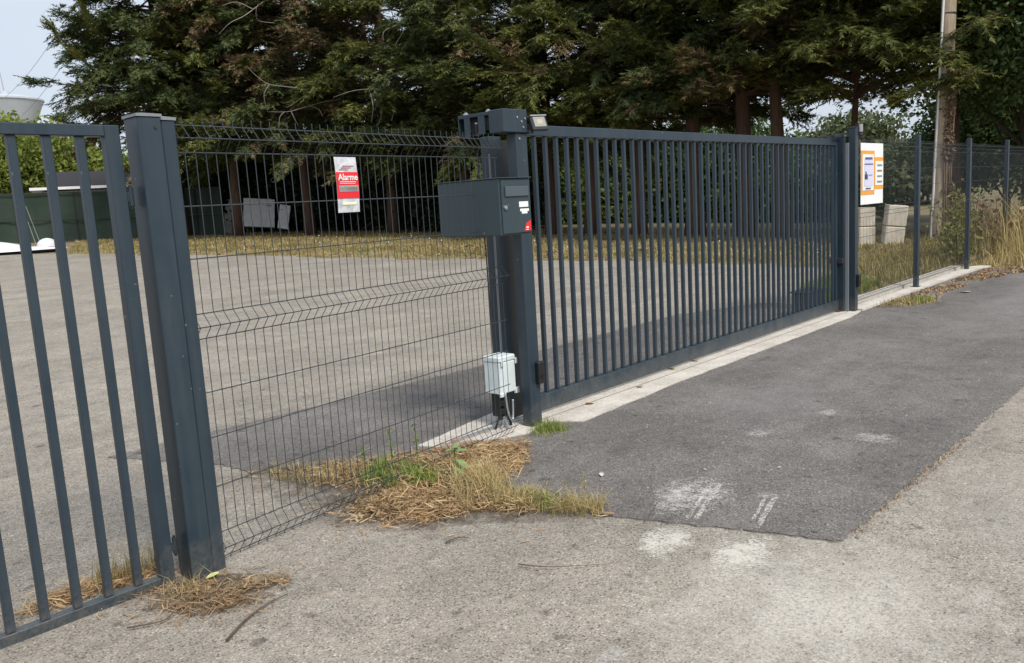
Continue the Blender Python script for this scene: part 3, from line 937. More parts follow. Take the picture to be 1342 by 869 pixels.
def conifer(name, label, base, H, Rad, zlow, seed, nl=150, dead=1.35, mat='conifer', lean=0, trunk_r=.26, group='conifers in the row behind the yard', bare=0, low_bias=1.0, dens=1.45, px_low=0, lod_z=99, nlf=17):
    rng = np.random.default_rng(seed)
    t = thing(name, label, 'tree', base, 0, group)
    base = np.array(base)
    mb = MB()
    bend = rng.normal(0, .045, 2)
    tp = [(base[0] + bend[0] * k + lean * k / 8 * H * .2, base[1] + bend[1] * k, base[2] - .15 + H * k / 8) for k in range(9)]
    mb.tube(tp, [trunk_r * (1.35 if k == 0 else 1 - .8 * k / 8) for k in range(9)], 9)
    build('trunk', mb, M['bark'], t, smooth=True)
    lm = MB()
    Cs, Ds, Ls = [], [], []
    for i in range(nl):
        u = rng.random() ** low_bias
        z0 = zlow + (H - zlow) * u
        az = rng.random() * 2 * math.pi
        shape = max(.12, (1 - u) ** .75 * (1 if u > .12 else .75 + 2 * u))
        R_ = Rad * shape * rng.uniform(.62, 1.12)
        rise = rng.uniform(.05, .45)
        droop = rng.uniform(.05, .42) if px_low < 900 else rng.uniform(.0, .25)
        m_ = 7
        pts = []
        kk = min(7.99, max(0, u * (H - zlow) / H * 8 + zlow / H * 8))
        k0 = int(kk)
        tb = np.array(tp[k0]) * (1 - kk + k0) + np.array(tp[min(8, k0 + 1)]) * (kk - k0)
        az2 = az
        for j in range(m_):
            s = j / (m_ - 1)
            pts.append(tb + np.array([math.cos(az2) * R_ * s, math.sin(az2) * R_ * s, R_ * (rise * s - droop * s * s * 1.25)]))
            az2 += rng.normal(0, .05)
        lm.tube([tuple(p) for p in pts], [.055 * (1 - .85 * j / 6) * (.6 + .4 * shape) for j in range(m_)], 4, False)
        P = np.array(pts)
        ns = int((13 + R_ * 9) * dens * (1.0 if tb[2] < lod_z else .4))
        s = .18 + .82 * np.sqrt(rng.random(ns))
        idx = np.minimum((s * (m_ - 1)).astype(int), m_ - 2)
        fr = (s * (m_ - 1) - idx)[:, None]
        c = P[idx] * (1 - fr) + P[idx + 1] * fr
        ax = nrm(P[idx + 1] - P[idx])
        sd = np.where(rng.random(ns) < .5, 1, -1)
        a2 = sd * rng.uniform(.15, 1.15, ns)
        ca, sa = np.cos(a2), np.sin(a2)
        dd = np.stack([ax[:, 0] * ca - ax[:, 1] * sa, ax[:, 0] * sa + ax[:, 1] * ca, ax[:, 2] + rng.normal(-.10, .22, ns)], axis=1)
        dd = nrm(dd)
        c = c + rng.normal(0, .10, c.shape)
        Cs.append(c); Ds.append(dd); Ls.append(rng.uniform(.35, .95, ns) * (.6 + .4 * (1 - s)))
    C, D, L = np.concatenate(Cs), np.concatenate(Ds), np.concatenate(Ls)
    pn = patch_noise(C, seed + 99, .55)
    isd = (pn > dead) & (rng.random(len(pn)) < .72)
    for msk, nm, mt in ((~isd, 'crown', mat), (isd, 'dead_foliage', 'deadleaf')):
        if msk.sum() < 5: continue
        V, F = sprays(C[msk], D[msk], L[msk], nlf, .19 if nlf > 12 else .3, .042 if nlf > 12 else .075, rng)
        build_np(nm, V, F, M[mt], t)
    build('limbs', lm, M['bark'], t)
    return t

def broadleaf(name, label, cat, base, H, Rx, zlow, seed, n_cl=240, per=60, leaf=.16, mat='broad', trunk=True, group=None, flat_=.0, sub=.55, bark='greybark'):
    rng = np.random.default_rng(seed)
    t = thing(name, label, cat, base, 0, group)
    B = np.array(base)
    cz = (H + zlow) / 2
    rz = (H - zlow) / 2
    lob = rng.normal(0, 1, (9, 3)); lob = nrm(lob); lr = rng.uniform(.55, 1.0, 9)
    v = nrm(rng.normal(0, 1, (n_cl, 3)))
    bulge = .62 + .38 * np.max(np.clip(v @ lob.T, 0, 1) ** 3 * lr[None, :], axis=1)
    rr = bulge * (rng.random(n_cl) ** .42)
    cc = B + np.array([0, 0, cz]) + v * rr[:, None] * np.array([Rx, Rx, rz])
    off = rng.normal(0, 1, (n_cl, per, 3)) * np.array([sub, sub, sub * .62])
    C = (cc[:, None, :] + off).reshape(-1, 3)
    C = C[C[:, 2] > B[2] + .05]
    V, F = leaves(C, leaf, rng)
    build_np('crown' if trunk else 'foliage', V, F, M[mat], t)
    mb = MB()
    if trunk:
        mb.tube([(B[0], B[1], B[2] - .1), (B[0] + .05, B[1], B[2] + zlow * .6), (B[0], B[1] + .1, B[2] + cz)], [.24 * H / 9, .18 * H / 9, .09 * H / 9], 8)
    for i in range(14 if trunk else 10):
        e = cc[rng.integers(n_cl)]
        s = np.array([B[0], B[1], B[2] + (rng.uniform(zlow * .7, cz) if trunk else 0)])
        m_ = (s + e) / 2 + rng.normal(0, .2, 3)
        mb.tube([tuple(s), tuple(m_), tuple(e)], [.05 * H / 8, .03 * H / 8, .008], 5, False)
    build('trunk' if trunk else 'stems', mb, M[bark], t)
    return t

def fieldz(y):
    return zt(y)

def blades(name, pts, hmin, hmax, w, mat, seed, parent=None, kind='stuff', lean=.35, z0=.0):
    """grass: one tapering bent blade (two triangles joined as a quad + tip) per point."""
    rng = np.random.default_rng(seed)
    P = np.array(pts, dtype=float)
    n = len(P)
    az = rng.random(n) * 2 * math.pi
    h = hmin + (hmax * 1.25 - hmin) * rng.random(n) ** 2.0
    d = np.stack([np.cos(az), np.sin(az), np.zeros(n)], axis=1)
    s = np.stack([-np.sin(az), np.cos(az), np.zeros(n)], axis=1) * (w * .5)
    l1 = (lean * rng.random(n) * h)[:, None]
    mid = P + d * l1 * .35 + np.array([0, 0, 1.0]) * (h * .6)[:, None]
    tip = P + d * l1 * 1.3 + np.array([0, 0, 1.0]) * h[:, None]
    V = np.stack([P - s, P + s, mid + s * .7, mid - s * .7, tip], axis=1).reshape(-1, 3)
    b = (np.arange(n) * 5)[:, None]
    F = np.concatenate([b + np.array([[0, 1, 2]]), b + np.array([[0, 2, 3]]), b + np.array([[3, 2, 4]])])
    return build_np(name, V, F, M[mat], parent, kind=kind)

def strawheap(name, pts, lmin, lmax, w, mat, seed, parent=None, kind='stuff', tilt=.18):
    """loose straw and litter lying at all angles"""
    rng = np.random.default_rng(seed)
    P = np.array(pts, dtype=float)
    n = len(P)
    az = rng.random(n) * 2 * math.pi
    L = rng.uniform(lmin, lmax, n)
    d = nrm(np.stack([np.cos(az), np.sin(az), np.abs(rng.normal(0, tilt, n))], axis=1)) * L[:, None] * .5
    s = np.stack([-np.sin(az), np.cos(az), rng.normal(0, .5, n)], axis=1) * (w * .5) * rng.uniform(.5, 1.3, (n, 1))
    k = rng.normal(0, .12, (n, 1)) * np.stack([-np.sin(az), np.cos(az), np.zeros(n)], axis=1) * L[:, None]
    up = np.abs(d[:, 2:3]) * np.array([[0, 0, 1]])
    P = P + up
    V = np.stack([P - d - s, P - d + s, P + k + s, P + k - s, P + d], axis=1).reshape(-1, 3)
    b = (np.arange(n) * 5)[:, None]
    F = np.concatenate([b + np.array([[0, 1, 2]]), b + np.array([[0, 2, 3]]), b + np.array([[3, 2, 4]])])
    return build_np(name, V, F, M[mat], parent, kind=kind)

def in_poly(poly, n, rng, dens=None):
    P = np.array(poly)
    out = []
    x0, y0 = P.min(0); x1, y1 = P.max(0)
    while len(out) < n:
        q = rng.random((n * 2, 2)) * [x1 - x0, y1 - y0] + [x0, y0]
        ins = np.zeros(len(q), bool)
        for i in range(len(P)):
            a, b = P[i], P[(i + 1) % len(P)]
            c = ((a[1] > q[:, 1]) != (b[1] > q[:, 1])) & (q[:, 0] < (b[0] - a[0]) * (q[:, 1] - a[1]) / (b[1] - a[1] + 1e-9) + a[0])
            ins ^= c
        q = q[ins]
        if dens is not None:
            q = q[rng.random(len(q)) < dens(q)]
        out += q.tolist()
    return np.array(out[:n])

def on_ground(q, dz=.0):
    return np.array([(x, y, zt(y) + dz) for x, y in q])

def pxpoly(px):
    return [(PT(x, y).x, PT(x, y).y) for x, y in px]

# ------------------------------------------------------------------ the conifer row
TREES = [  # px, py of base, height, radius, low limb, dead threshold, limbs, material
    (243, 311.5, 14.5, 5.0, 4.6, 1.25, 330, 'conifer2', 'leftmost conifer of the row with branch tips against the sky'),
    (313, 311, 13.0, 4.6, 3.2, .75, 170, 'conifer', 'browning conifer standing behind the white boards'),
    (408, 309, 13.0, 4.8, 3.0, .8, 180, 'conifer2', 'conifer with bare pale branches above the alarm sign'),
    (517, 307, 13.5, 4.6, 2.6, .9, 180, 'conifer', 'rusty trunked conifer standing right of the alarm sign'),
    (610, 308, 13.0, 4.6, 2.6, 1.3, 180, 'conifer2', 'dark conifer rising behind the letter box'),
    (724, 309, 13.0, 4.6, 2.9, 1.5, 180, 'conifer', 'bright tipped conifer just right of the guide post'),
    (775, 310, 13.0, 4.2, 3.3, 1.6, 150, 'conifer', 'conifer second from the guide post behind the gate bars'),
    (838, 310, 13.0, 4.2, 3.4, 1.5, 150, 'conifer2', 'conifer behind the left middle of the sliding gate'),
    (912, 311, 13.0, 4.2, 3.5, .9, 150, 'conifer', 'thick red trunked conifer behind the middle of the gate'),
    (980, 312, 13.0, 4.2, 3.9, 1.5, 150, 'conifer2', 'conifer with black trunk behind the right half of the gate'),
    (1028, 313.5, 13.0, 5.0, 4.2, 1.2, 200, 'conifer', 'conifer nearest the gap of sky behind the end of the gate'),
    (1112, 311, 13.0, 4.8, 3.8, 1.4, 200, 'conifer', 'conifer with its trunk behind the latch post, over the gap of sky'),
    (1250, 307, 13.0, 4.8, 4.7, 1.5, 190, 'conifer', 'rightmost conifer with its trunk just right of the wooden pole'),
]
ROOTS = []
for i, (px, py, H, Rd, zl, dd, nl, mt, lab) in enumerate(TREES):
    q = PT(px, py)
    ROOTS.append(q.copy())
    t = conifer('conifer_tree', lab, (q.x, q.y, q.z), H, Rd, zl, 100 + i * 7, nl, dd, mt, px_low=px, trunk_r=.27 if px > 850 and px < 1000 else (.11 if px == 1112 else .22), lod_z=hz(px, -40, math.hypot(q.x, q.y)))
    t.rotation_euler = (0, 0, 0)
    if i in (1, 2, 3):                      # long bare branches showing pale in front of the crown
        dist0 = math.hypot(q.x, q.y) - 4.0
        bb = MB()
        def pxp(x, y, dd=0.0):
            p = far(x, dist0 + dd)
            p.z = hz(x, y, dist0 + dd)
            return p
        LINES = {2: [[(520, 118, 3), (470, 121, 1.2), (445, 119, .4), (400, 114, 0), (372, 110, -.2), (356, 99, -.3), (345, 86, -.3)],
                     [(372, 110, -.2), (364, 122, -.2), (364, 136, -.1), (367, 147, 0)],
                     [(490, 128, 2), (445, 132, .6), (415, 140, .2), (392, 146, 0), (368, 146, -.1)],
                     [(428, 117, .3), (410, 129, .1), (391, 141, 0)], [(388, 146, 0), (381, 153, -.1), (379, 166, -.1)], [(396, 145, 0), (400, 156, 0), (404, 164, .1)],
                     [(420, 138, .2), (432, 143, .3), (436, 152, .3)]],
                 1: [[(380, -2, 1), (350, 20, .3), (330, 30, 0), (314, 45, 0)], [(385, 30, 1), (366, 27, .5), (364, 15, .3), (368, 4, .3)], [(360, 12, .5), (340, 3, .2), (322, 8, .1)]],
                 3: [[(505, 120, .5), (520, 130, .2), (528, 143, 0), (524, 158, 0)], [(505, 118, .5), (513, 132, .1), (511, 152, 0), (505, 165, 0)], [(500, 122, .5), (502, 140, 0), (498, 160, 0)], [(510, 116, .6), (480, 118, .3), (452, 127, 0)],
                     [(560, 20, 1), (545, 45, .2), (535, 60, 0)], [(545, 30, 1), (524, 40, .2), (522, 52, .1)]]}[i]
        for li, ln in enumerate(LINES):
            if (i, li) in ((3, 4), (1, 1)):
                build('bare_branch', bb, M['bare'], t)
                bb = MB()
            P_ = arc([pxp(*p) for p in ln], 4)
            r0 = .021 if ln is LINES[0] or ln is LINES[2 % len(LINES)] else .014
            bb.tube(P_, [r0 * (1 - .75 * j / (len(P_) - 1)) for j in range(len(P_))], 5, False)
        build('bare_branch', bb, M['bare'], t)

BOUGHS = {0: [[(165, 125, 0), (130, 98, -.5), (100, 72, -.8), (80, 50, -1.0), (64, 33, -1.1)], [(170, 170, 0), (130, 168, -.5), (100, 163, -.8), (76, 153, -1)], [(150, 60, 0), (125, 42, -.3), (112, 20, -.5), (108, 2, -.5)]],
          5: [[(860, 122, .6), (780, 108, -.2), (700, 97, -.8), (650, 96, -1), (608, 99, -1.2)], [(720, 98, -.5), (665, 80, -.8), (630, 58, -1), (613, 42, -1)], [(800, 112, -.2), (740, 100, -.6), (690, 112, -.9), (640, 122, -1)]],
          6: [[(900, 70, .5), (840, 78, -.3), (790, 62, -.6), (735, 28, -.9)], [(920, 118, .5), (860, 110, -.3), (800, 118, -.6), (760, 128, -.8)]],
          12: [[(1330, 10, 0), (1280, 30, -1.6), (1225, 56, -.9), (1175, 72, -1.0)], [(1300, 90, 0), (1262, 100, -1.6), (1215, 112, -1.6), (1170, 126, -1.5)]]}
for ti, lines in BOUGHS.items():
    root = [o for o in COL.objects if o.get('label') == TREES[ti][-1]][0]
    d0 = math.hypot(root.location.x, root.location.y) - (2.6 if ti else 1.0)
    rg = np.random.default_rng(4000 + ti)
    for ln in lines:
        P_ = []
        for (x, y, dd) in ln:
            p = far(x, d0 + dd, y)
            p.z = hz(x, y, d0 + dd)
            P_.append(p)
        P_ = arc(P_, 5)
        lb_ = build('bough', MB().tube(P_, [.035 * (1 - .85 * j / (len(P_) - 1)) for j in range(len(P_))], 5, False), M['bark'], root)
        A_ = np.array([tuple(p) for p in P_])
        n_ = 95
        ii = rg.integers(2, len(A_) - 1, n_)
        ax = nrm(A_[ii] - A_[ii - 1])
        a2 = np.where(rg.random(n_) < .5, 1, -1) * rg.uniform(.1, 1.0, n_)
        dd_ = nrm(np.stack([ax[:, 0] * np.cos(a2) - ax[:, 1] * np.sin(a2), ax[:, 0] * np.sin(a2) + ax[:, 1] * np.cos(a2), ax[:, 2] + rg.normal(-.12, .22, n_)], axis=1))
        sc_ = (1.15 - .6 * ii / len(A_))
        V, F = sprays(A_[ii] + rg.normal(0, .07, (n_, 3)), dd_, rg.uniform(.35, .8, n_) * sc_, 16, .17, .036, rg)
        build_np('needles', V, F, M['conifer'], lb_)

# second line of trees closing the background behind the row
def blank(px, dist): return far(px, dist)
for i, (px, dist, H, Rd) in enumerate([(300, 47, 13, 5.0), (400, 45, 13.5, 5.0), (500, 43, 14, 5.2), (610, 40, 14, 5.2)]):
    q = far(px, dist)
    labs = ['conifer of the back line behind the white boards', 'conifer of the back line above the alarm sign', 'conifer of the back line between rusty trunks', 'conifer of the back line behind the letter box']
    conifer('conifer_tree', labs[i], (q.x, q.y, q.z), H, Rd, 3.2, 300 + i * 3, 120, 9, 'conifer2', group='conifers of the back line', dens=.9, nlf=10)

# dark evergreen shrubs closing the space under the row (left), lighter leafy ones behind the gate
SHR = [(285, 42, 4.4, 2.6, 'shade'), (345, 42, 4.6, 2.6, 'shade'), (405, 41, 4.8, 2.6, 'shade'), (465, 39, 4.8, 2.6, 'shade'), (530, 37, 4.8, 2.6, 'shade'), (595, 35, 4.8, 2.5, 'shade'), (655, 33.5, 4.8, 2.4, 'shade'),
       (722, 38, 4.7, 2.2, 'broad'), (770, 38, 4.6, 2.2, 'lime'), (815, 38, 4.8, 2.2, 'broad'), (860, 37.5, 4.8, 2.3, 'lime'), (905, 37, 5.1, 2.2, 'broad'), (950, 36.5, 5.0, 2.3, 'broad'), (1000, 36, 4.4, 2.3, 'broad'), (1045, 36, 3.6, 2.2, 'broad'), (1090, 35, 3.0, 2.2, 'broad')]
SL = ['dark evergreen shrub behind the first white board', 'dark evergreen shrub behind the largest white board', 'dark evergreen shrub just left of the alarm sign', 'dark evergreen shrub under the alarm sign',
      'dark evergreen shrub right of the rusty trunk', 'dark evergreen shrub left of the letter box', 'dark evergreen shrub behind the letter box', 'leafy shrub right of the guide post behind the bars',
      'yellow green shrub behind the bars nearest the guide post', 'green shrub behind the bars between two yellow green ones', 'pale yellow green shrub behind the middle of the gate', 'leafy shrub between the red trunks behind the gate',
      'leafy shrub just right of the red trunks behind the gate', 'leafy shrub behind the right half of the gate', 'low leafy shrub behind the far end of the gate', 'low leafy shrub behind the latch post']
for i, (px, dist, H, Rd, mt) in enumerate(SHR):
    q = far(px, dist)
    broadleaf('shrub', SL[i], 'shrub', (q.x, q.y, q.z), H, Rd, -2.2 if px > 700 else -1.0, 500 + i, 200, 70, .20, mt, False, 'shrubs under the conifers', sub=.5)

# right: big dark broadleaf trees, then far trees seen through the gap
for i, (px, dist, H, Rd, zl, mt, lab) in enumerate([
        (1350, 27, 12, 4.2, 1.6, 'broad', 'large dark leafy tree right of the wooden pole'),
        (1440, 25, 12, 4.2, 1.2, 'broad', 'leafy tree at the right edge of the photo'),
        (1318, 34, 6.5, 3.4, .3, 'broad', 'leafy tree lower than the others behind the wooden pole')]):
    q = far(px, dist)
    broadleaf('broadleaf_tree', lab, 'tree', (q.x, q.y, q.z), H, Rd, zl, 700 + i, 420, 120, .14, mt, True, 'leafy trees on the right', sub=.42)
for i, (px, dist, py, Rd, lab) in enumerate([
        (1115, 62, 138, 3.6, 'tall pale far tree showing in the gap of sky'), (1050, 66, 176, 4.5, 'far tree behind the end of the gate'), (1165, 56, 196, 4.2, 'far round tree left of the wooden pole'),
        (1215, 52, 178, 4.2, 'far tree behind the wooden pole'), (1010, 70, 190, 5, 'far tree behind the right half of the gate'), (1130, 50, 225, 3.5, 'far low tree behind the notice board')]):
    q = far(px, dist)
    H = hz(px, py, dist) - q.z
    broadleaf('far_tree', lab, 'tree', (q.x, q.y, q.z), H, Rd, .6 if i else H * .25, 800 + i, 190 if i else 110, 60, .34, 'distant', True, 'far trees beyond the gap', sub=.62)

# left: bright hedge trees behind the green fence
for i, (px, dist, py, Rd, lab) in enumerate([(-70, 56, 132, 3.8, 'bright green bush at the far left edge behind the fence'), (5, 55, 138, 3.4, 'bright green bush under the water tower'), (62, 57, 146, 3.2, 'bright green bush between the swing gate bars'),
                                       (118, 58, 166, 3.2, 'bright green bush left of the hinge post'), (172, 56, 186, 3.0, 'bright green bush hidden behind the hinge post'), (235, 50, 198, 2.8, 'green bush right of the hinge post above the green fence')]):
    q = far(px, dist)
    H = hz(px, py, dist) - q.z
    broadleaf('hedge_bush', lab, 'bush', (q.x, q.y, q.z), H, Rd, -.2, 900 + i, 190, 70, .26, 'hedge', False, 'bright bushes behind the green fence', sub=.5)

# ------------------------------------------------------------------ green screened fence, shed, boat, boards
gfm = leafmat('green_screen_cloth', [(.3, (.020, .036, .026)), (.5, (.030, .048, .035)), (.75, (.045, .064, .048))], .9, 0, .8)
A, Bq = Vector((3.5, 48.3, 0)), Vector((18.7, 33.6, 0))
gf = thing('screen_fence', 'dark green cloth screened fence at the back of the yard', 'fence', (11.9, 40.2, zt(40.2)))
ud = (Bq - A).normalized()
nd = Vector((-ud.y, ud.x, 0))
LN = (Bq - A).length
rr = random.Random(8)
k = 0
while k * 2.5 < LN:
    a = A + ud * (k * 2.5)
    b = A + ud * min(LN, k * 2.5 + 2.48)
    za, zb = zt(a.y), zt(b.y)
    top = 2.1
    vs_, fs_ = [], []
    nn, mm = 10, 6
    for i in range(nn + 1):
        for j in range(mm + 1):
            s, v_ = i / nn, j / mm
            p = a.lerp(b, s) + nd * (.05 * math.sin(s * 9 + k) * math.sin(v_ * 3.1))
            z = za + (zb - za) * s + .05 + (top - .05 - .05 * math.sin(s * math.pi)) * v_
            vs_.append((p.x, p.y, z))
    for i in range(nn):
        for j in range(mm):
            q = i * (mm + 1) + j
            fs_.append((q, q + mm + 1, q + mm + 2, q + 1))
    build('screen_cloth', MB().add(vs_, fs_), gfm, gf)
    build('fence_post', MB().box(a.x - .03, a.x + .03, a.y - .03, a.y + .03, za, za + top + .06), M['darkmetal'], gf)
    k += 1
for hgt in (.95, 2.08):
    build('fence_rail', MB().tube([(A.x - nd.x * .1, A.y - nd.y * .1, zt(A.y) + hgt), (11 - nd.x * .1, A.y + (11 - A.x) * (Bq.y - A.y) / (Bq.x - A.x) - nd.y * .1, zt(41) + hgt), (Bq.x - nd.x * .1, Bq.y - nd.y * .1, zt(Bq.y) + hgt)], .022, 6), M['darkmetal'], gf)

sh = far(118, 47)
sd_ = thing('shed', 'dark roofed shed with a white eave behind the green fence', 'shed', (sh.x, sh.y, sh.z))
vdir = Vector((sh.x, sh.y, 0)).normalized()
sdx = Vector((vdir.y, -vdir.x, 0))
def shed_pt(a, b, z): 
    p = sh + sdx * a + vdir * b
    return (p.x, p.y, sh.z + z)
zE = hz(118, 245, 47) - sh.z
zR = hz(118, 221, 47) - sh.z
def hexa(a0, a1, b0, b1, z0, z1):
    return MB().add([shed_pt(a0, b0, z0), shed_pt(a1, b0, z0), shed_pt(a1, b1, z0), shed_pt(a0, b1, z0), shed_pt(a0, b0, z1), shed_pt(a1, b0, z1), shed_pt(a1, b1, z1), shed_pt(a0, b1, z1)],
                    [(3, 2, 1, 0), (0, 1, 5, 4), (1, 2, 6, 5), (2, 3, 7, 6), (3, 0, 4, 7), (4, 5, 6, 7)])
build('wall', hexa(-1.9, 3.6, .2, 4, 0, zE - .13), plain('shed_wall', (.3, .29, .27), .8), sd_)
build('eave', hexa(-2.4, 3.9, 0, 4.2, zE - .07, zE + .06), M['chalkwhite'], sd_)
rf = MB().add([shed_pt(-1.5, .1, zE + .061), shed_pt(3.7, .1, zE + .061), shed_pt(3.7, 4.1, zE + .061), shed_pt(-1.5, 4.1, zE + .061), shed_pt(-1.3, 2.0, zR), shed_pt(3.7, 2.0, zR)],
              [(0, 1, 5, 4), (2, 3, 4, 5), (1, 2, 5), (3, 0, 4), (3, 2, 1, 0)])
build('roof', rf, plain('dark_slate', (.022, .020, .025), .8), sd_)

bq = PT(22, 333)
bt = thing('dinghy', 'low white dinghy lying on the far side of the yard', 'boat', (bq.x, bq.y, bq.z))
bd = Vector((bq.y, -bq.x, 0)).normalized()
bn = Vector((-bd.y, bd.x, 0))
def bpt(u, v, z):                          # metres along the boat, across it, and up
    p = bq + bd * u + bn * v
    return (p.x, p.y, bq.z + z)
def lump(u0, u1, half, z0, hgt, ex=.5, n_=16, m_=10, skew=1.0):
    vs_, fs_ = [], []
    for i in range(n_ + 1):
        s_ = i / n_
        k_2 = max(0.02, math.sin(math.pi * s_ ** skew)) ** ex
        for j in range(m_ + 1):
            a = math.pi * j / m_
            vs_.append(bpt(u0 + (u1 - u0) * s_, half * k_2 * math.cos(a), z0 + hgt * k_2 * math.sin(a) ** .75))
    for i in range(n_):
        for j in range(m_):
            q = i * (m_ + 1) + j
            fs_.append((q, q + 1, q + m_ + 2, q + m_ + 1))
    fs_.append(tuple(reversed(range(m_ + 1))))
    fs_.append(tuple(range(n_ * (m_ + 1), (n_ + 1) * (m_ + 1))))
    return MB().add(vs_, fs_)
gel = plain('white_gelcoat', (.62, .63, .64), .35, .08)
build('hull', lump(-3.4, 1.55, .62, .10, .15, .35), gel, bt, smooth=True)
build('foredeck', lump(-2.6, .35, .5, .20, .30, .7), gel, bt, smooth=True)
build('aft_pod', lump(.62, 1.28, .34, .18, .30, .4), gel, bt, smooth=True)
build('underside_shade', MB().tube([bpt(-3.2, 0, .06), bpt(-.5, 0, .02), bpt(1.4, 0, .06)], [.08, .12, .06], 8), M['darkmetal'], bt)  # dark tube standing in for the shaded gap under the hull
pq = PT(45, 322)
for du in (0.0, -.14):
    p = Vector(bpt(.75 + du, .1, .3))
    build('pole', MB().tube([tuple(p), tuple(p + bd * -.28 + Vector((0, 0, 1.30 - du * 1.5)))], .013, 5), M['zinc'], bt)

for i, (x0, x1, yt, yb, tilt, th, lab) in enumerate([(297, 311, 264, 306, .24, .08, 'narrow white board leaning under the trees, leftmost of three'), (324, 361, 263, 298, .10, .35, 'large white panel standing under the trees, widest of three'), (368, 381, 270, 300, .2, .06, 'thin white board leaning under the trees, rightmost of three')]):
    q = PT((x0 + x1) / 2, 307)
    dist = math.hypot(q.x, q.y)
    vd = Vector((q.x, q.y, 0)).normalized()
    sx = Vector((vd.y, -vd.x, 0))
    ppm = FPX / dist
    w_ = (x1 - x0) / ppm
    hh = (yb - yt) / ppm
    zb = hz((x0 + x1) / 2, yb, dist) - q.z
    t = thing('white_panel', lab, 'panel', (q.x, q.y, q.z), 0, 'white panels under the trees')
    rotm = Matrix((sx, vd, Vector((0, 0, 1)))).transposed() @ Matrix.Rotation(tilt, 3, 'Y') @ Matrix.Rotation(-.12, 3, 'X')
    build('panel', MB().obox(Vector((q.x, q.y, q.z + zb + hh / 2)), (w_, th, hh), rotm, .012), plain('dull_white', (.78, .78, .78), .55, .1), t)
    if i == 1:
        for s in (-.4, .4):
            p = q + sx * (w_ * s)
            build('support', MB().box(p.x - .06, p.x + .06, p.y - .06, p.y + .06, q.z - .02, q.z + zb + .02), M['darkmetal'], t)
        build('catch', MB().obox(Vector((q.x, q.y, q.z + zb + hh * .75)) + sx * w_ * .32 - vd * (th / 2 + .02), (.22, .03, .06), rotm), M['greyprint'], t)
    else:
        p = q + sx * (-.1)
        build('foot', MB().box(p.x - .12, p.x + .12, p.y - .05, p.y + .05, q.z - .02, q.z + max(.02, zb) + .04), M['darkmetal'], t)

# ------------------------------------------------------------------ concrete blocks, pole, water tower, wires
def cblock(px, pyb, wpx, hpx, lean, lab, zoff):
    q = PT(px, 322)
    dist = math.hypot(q.x, q.y)
    vd = Vector((q.x, q.y, 0)).normalized()
    sx = Vector((vd.y, -vd.x, 0))
    ppm = FPX / dist
    t = thing('concrete_block', lab, 'block', (q.x, q.y, q.z + zoff), 0, 'pale concrete blocks by the mesh fence')
    rotm = Matrix((sx, vd, Vector((0, 0, 1)))).transposed() @ Matrix.Rotation(lean, 3, 'Y') @ Matrix.Rotation(R(14), 3, 'Z')
    hh = hpx / ppm
    w_ = wpx / ppm
    c = q + sx * (math.tan(lean) * (zoff + hh / 2)) + Vector((0, 0, zoff + hh / 2))
    o = build('block', MB().obox(c, (w_, .38, hh - .012), rotm, .02), M['block'], t)
    return hh
h_ = cblock(1134, 318, 19, 23, .0, 'lower concrete block under the notice board', 0)
cblock(1134, 293, 18, 23, .0, 'upper concrete block under the notice board', h_)
h_ = cblock(1168, 320, 22, 23, .12, 'lower concrete block of the leaning stack right of the notice board', 0)
cblock(1168, 295, 22, 25, .12, 'upper concrete block of the leaning stack right of the notice board', h_)

pl = thing('utility_pole', 'tall weathered wooden pole with a white cable cover', 'pole', (21.5, 5.87, 0))
rr = random.Random(2)
pts, rs = [], []
for k in range(15):
    z = -.2 + k * .7
    pts.append((21.5 + .02 * rr.uniform(-1, 1), 5.88 - .031 * z + .012 * rr.uniform(-1, 1), z))
    rs.append(.188 - .0042 * k + rr.uniform(-.004, .004))
build('pole_shaft', MB().tube(pts, rs, 12), M['pole'], pl, smooth=True)
side = Vector((-.95, .60, 0)).normalized()
cv = MB().tube([(21.5 + side.x * .185 - .09 * 0, 5.88 - .031 * z + side.y * (.188 - .006 * z), z) for z in (.15, 1, 2, 3, 4, 5, 6, 7, 8)], .024, 8)
build('cable_cover', cv, M['chalkwhite'], pl)
for z in (3.1, 4.35, 5.2):
    bnd = MB()
    bnd.cyl((21.5, 5.88 - .031 * z, z), (0, -.031, 1), .196 - .006 * z, .035, 12)
    build('metal_band', bnd, M['darkmetal'], pl)
rng = np.random.default_rng(77)
zz = rng.uniform(.5, 4.0, 2200)
aa = rng.normal(-2.0, .45, 2200)
C = np.stack([21.5 + np.cos(aa) * .20, 5.85 - .031 * zz + np.sin(aa) * .20, zz], axis=1) + rng.normal(0, .025, (2200, 3))
kp = patch_noise(C, 3, 2.2) > .35
iv = thing('climbing_vine', 'brown dead ivy clinging to the wooden pole', 'vine', (21.5, 5.8, 0))
V, F = leaves(C[kp], .09, rng)
build_np('dead_leaves', V, F, M['vine'], iv)
vm = MB()
for k in range(4):
    a0 = -2.0 + .4 * (k - 1.5)
    vm.tube([(21.5 + math.cos(a0 + .2 * math.sin(z * 2 + k)) * .19, 5.86 - .031 * z + math.sin(a0 + .2 * math.sin(z * 2 + k)) * .19, z) for z in [0, .6, 1.2, 1.8, 2.4, 3.0, 3.6, 4.2]], .02, 5, False)
build('stems', vm, M['vine'], iv)

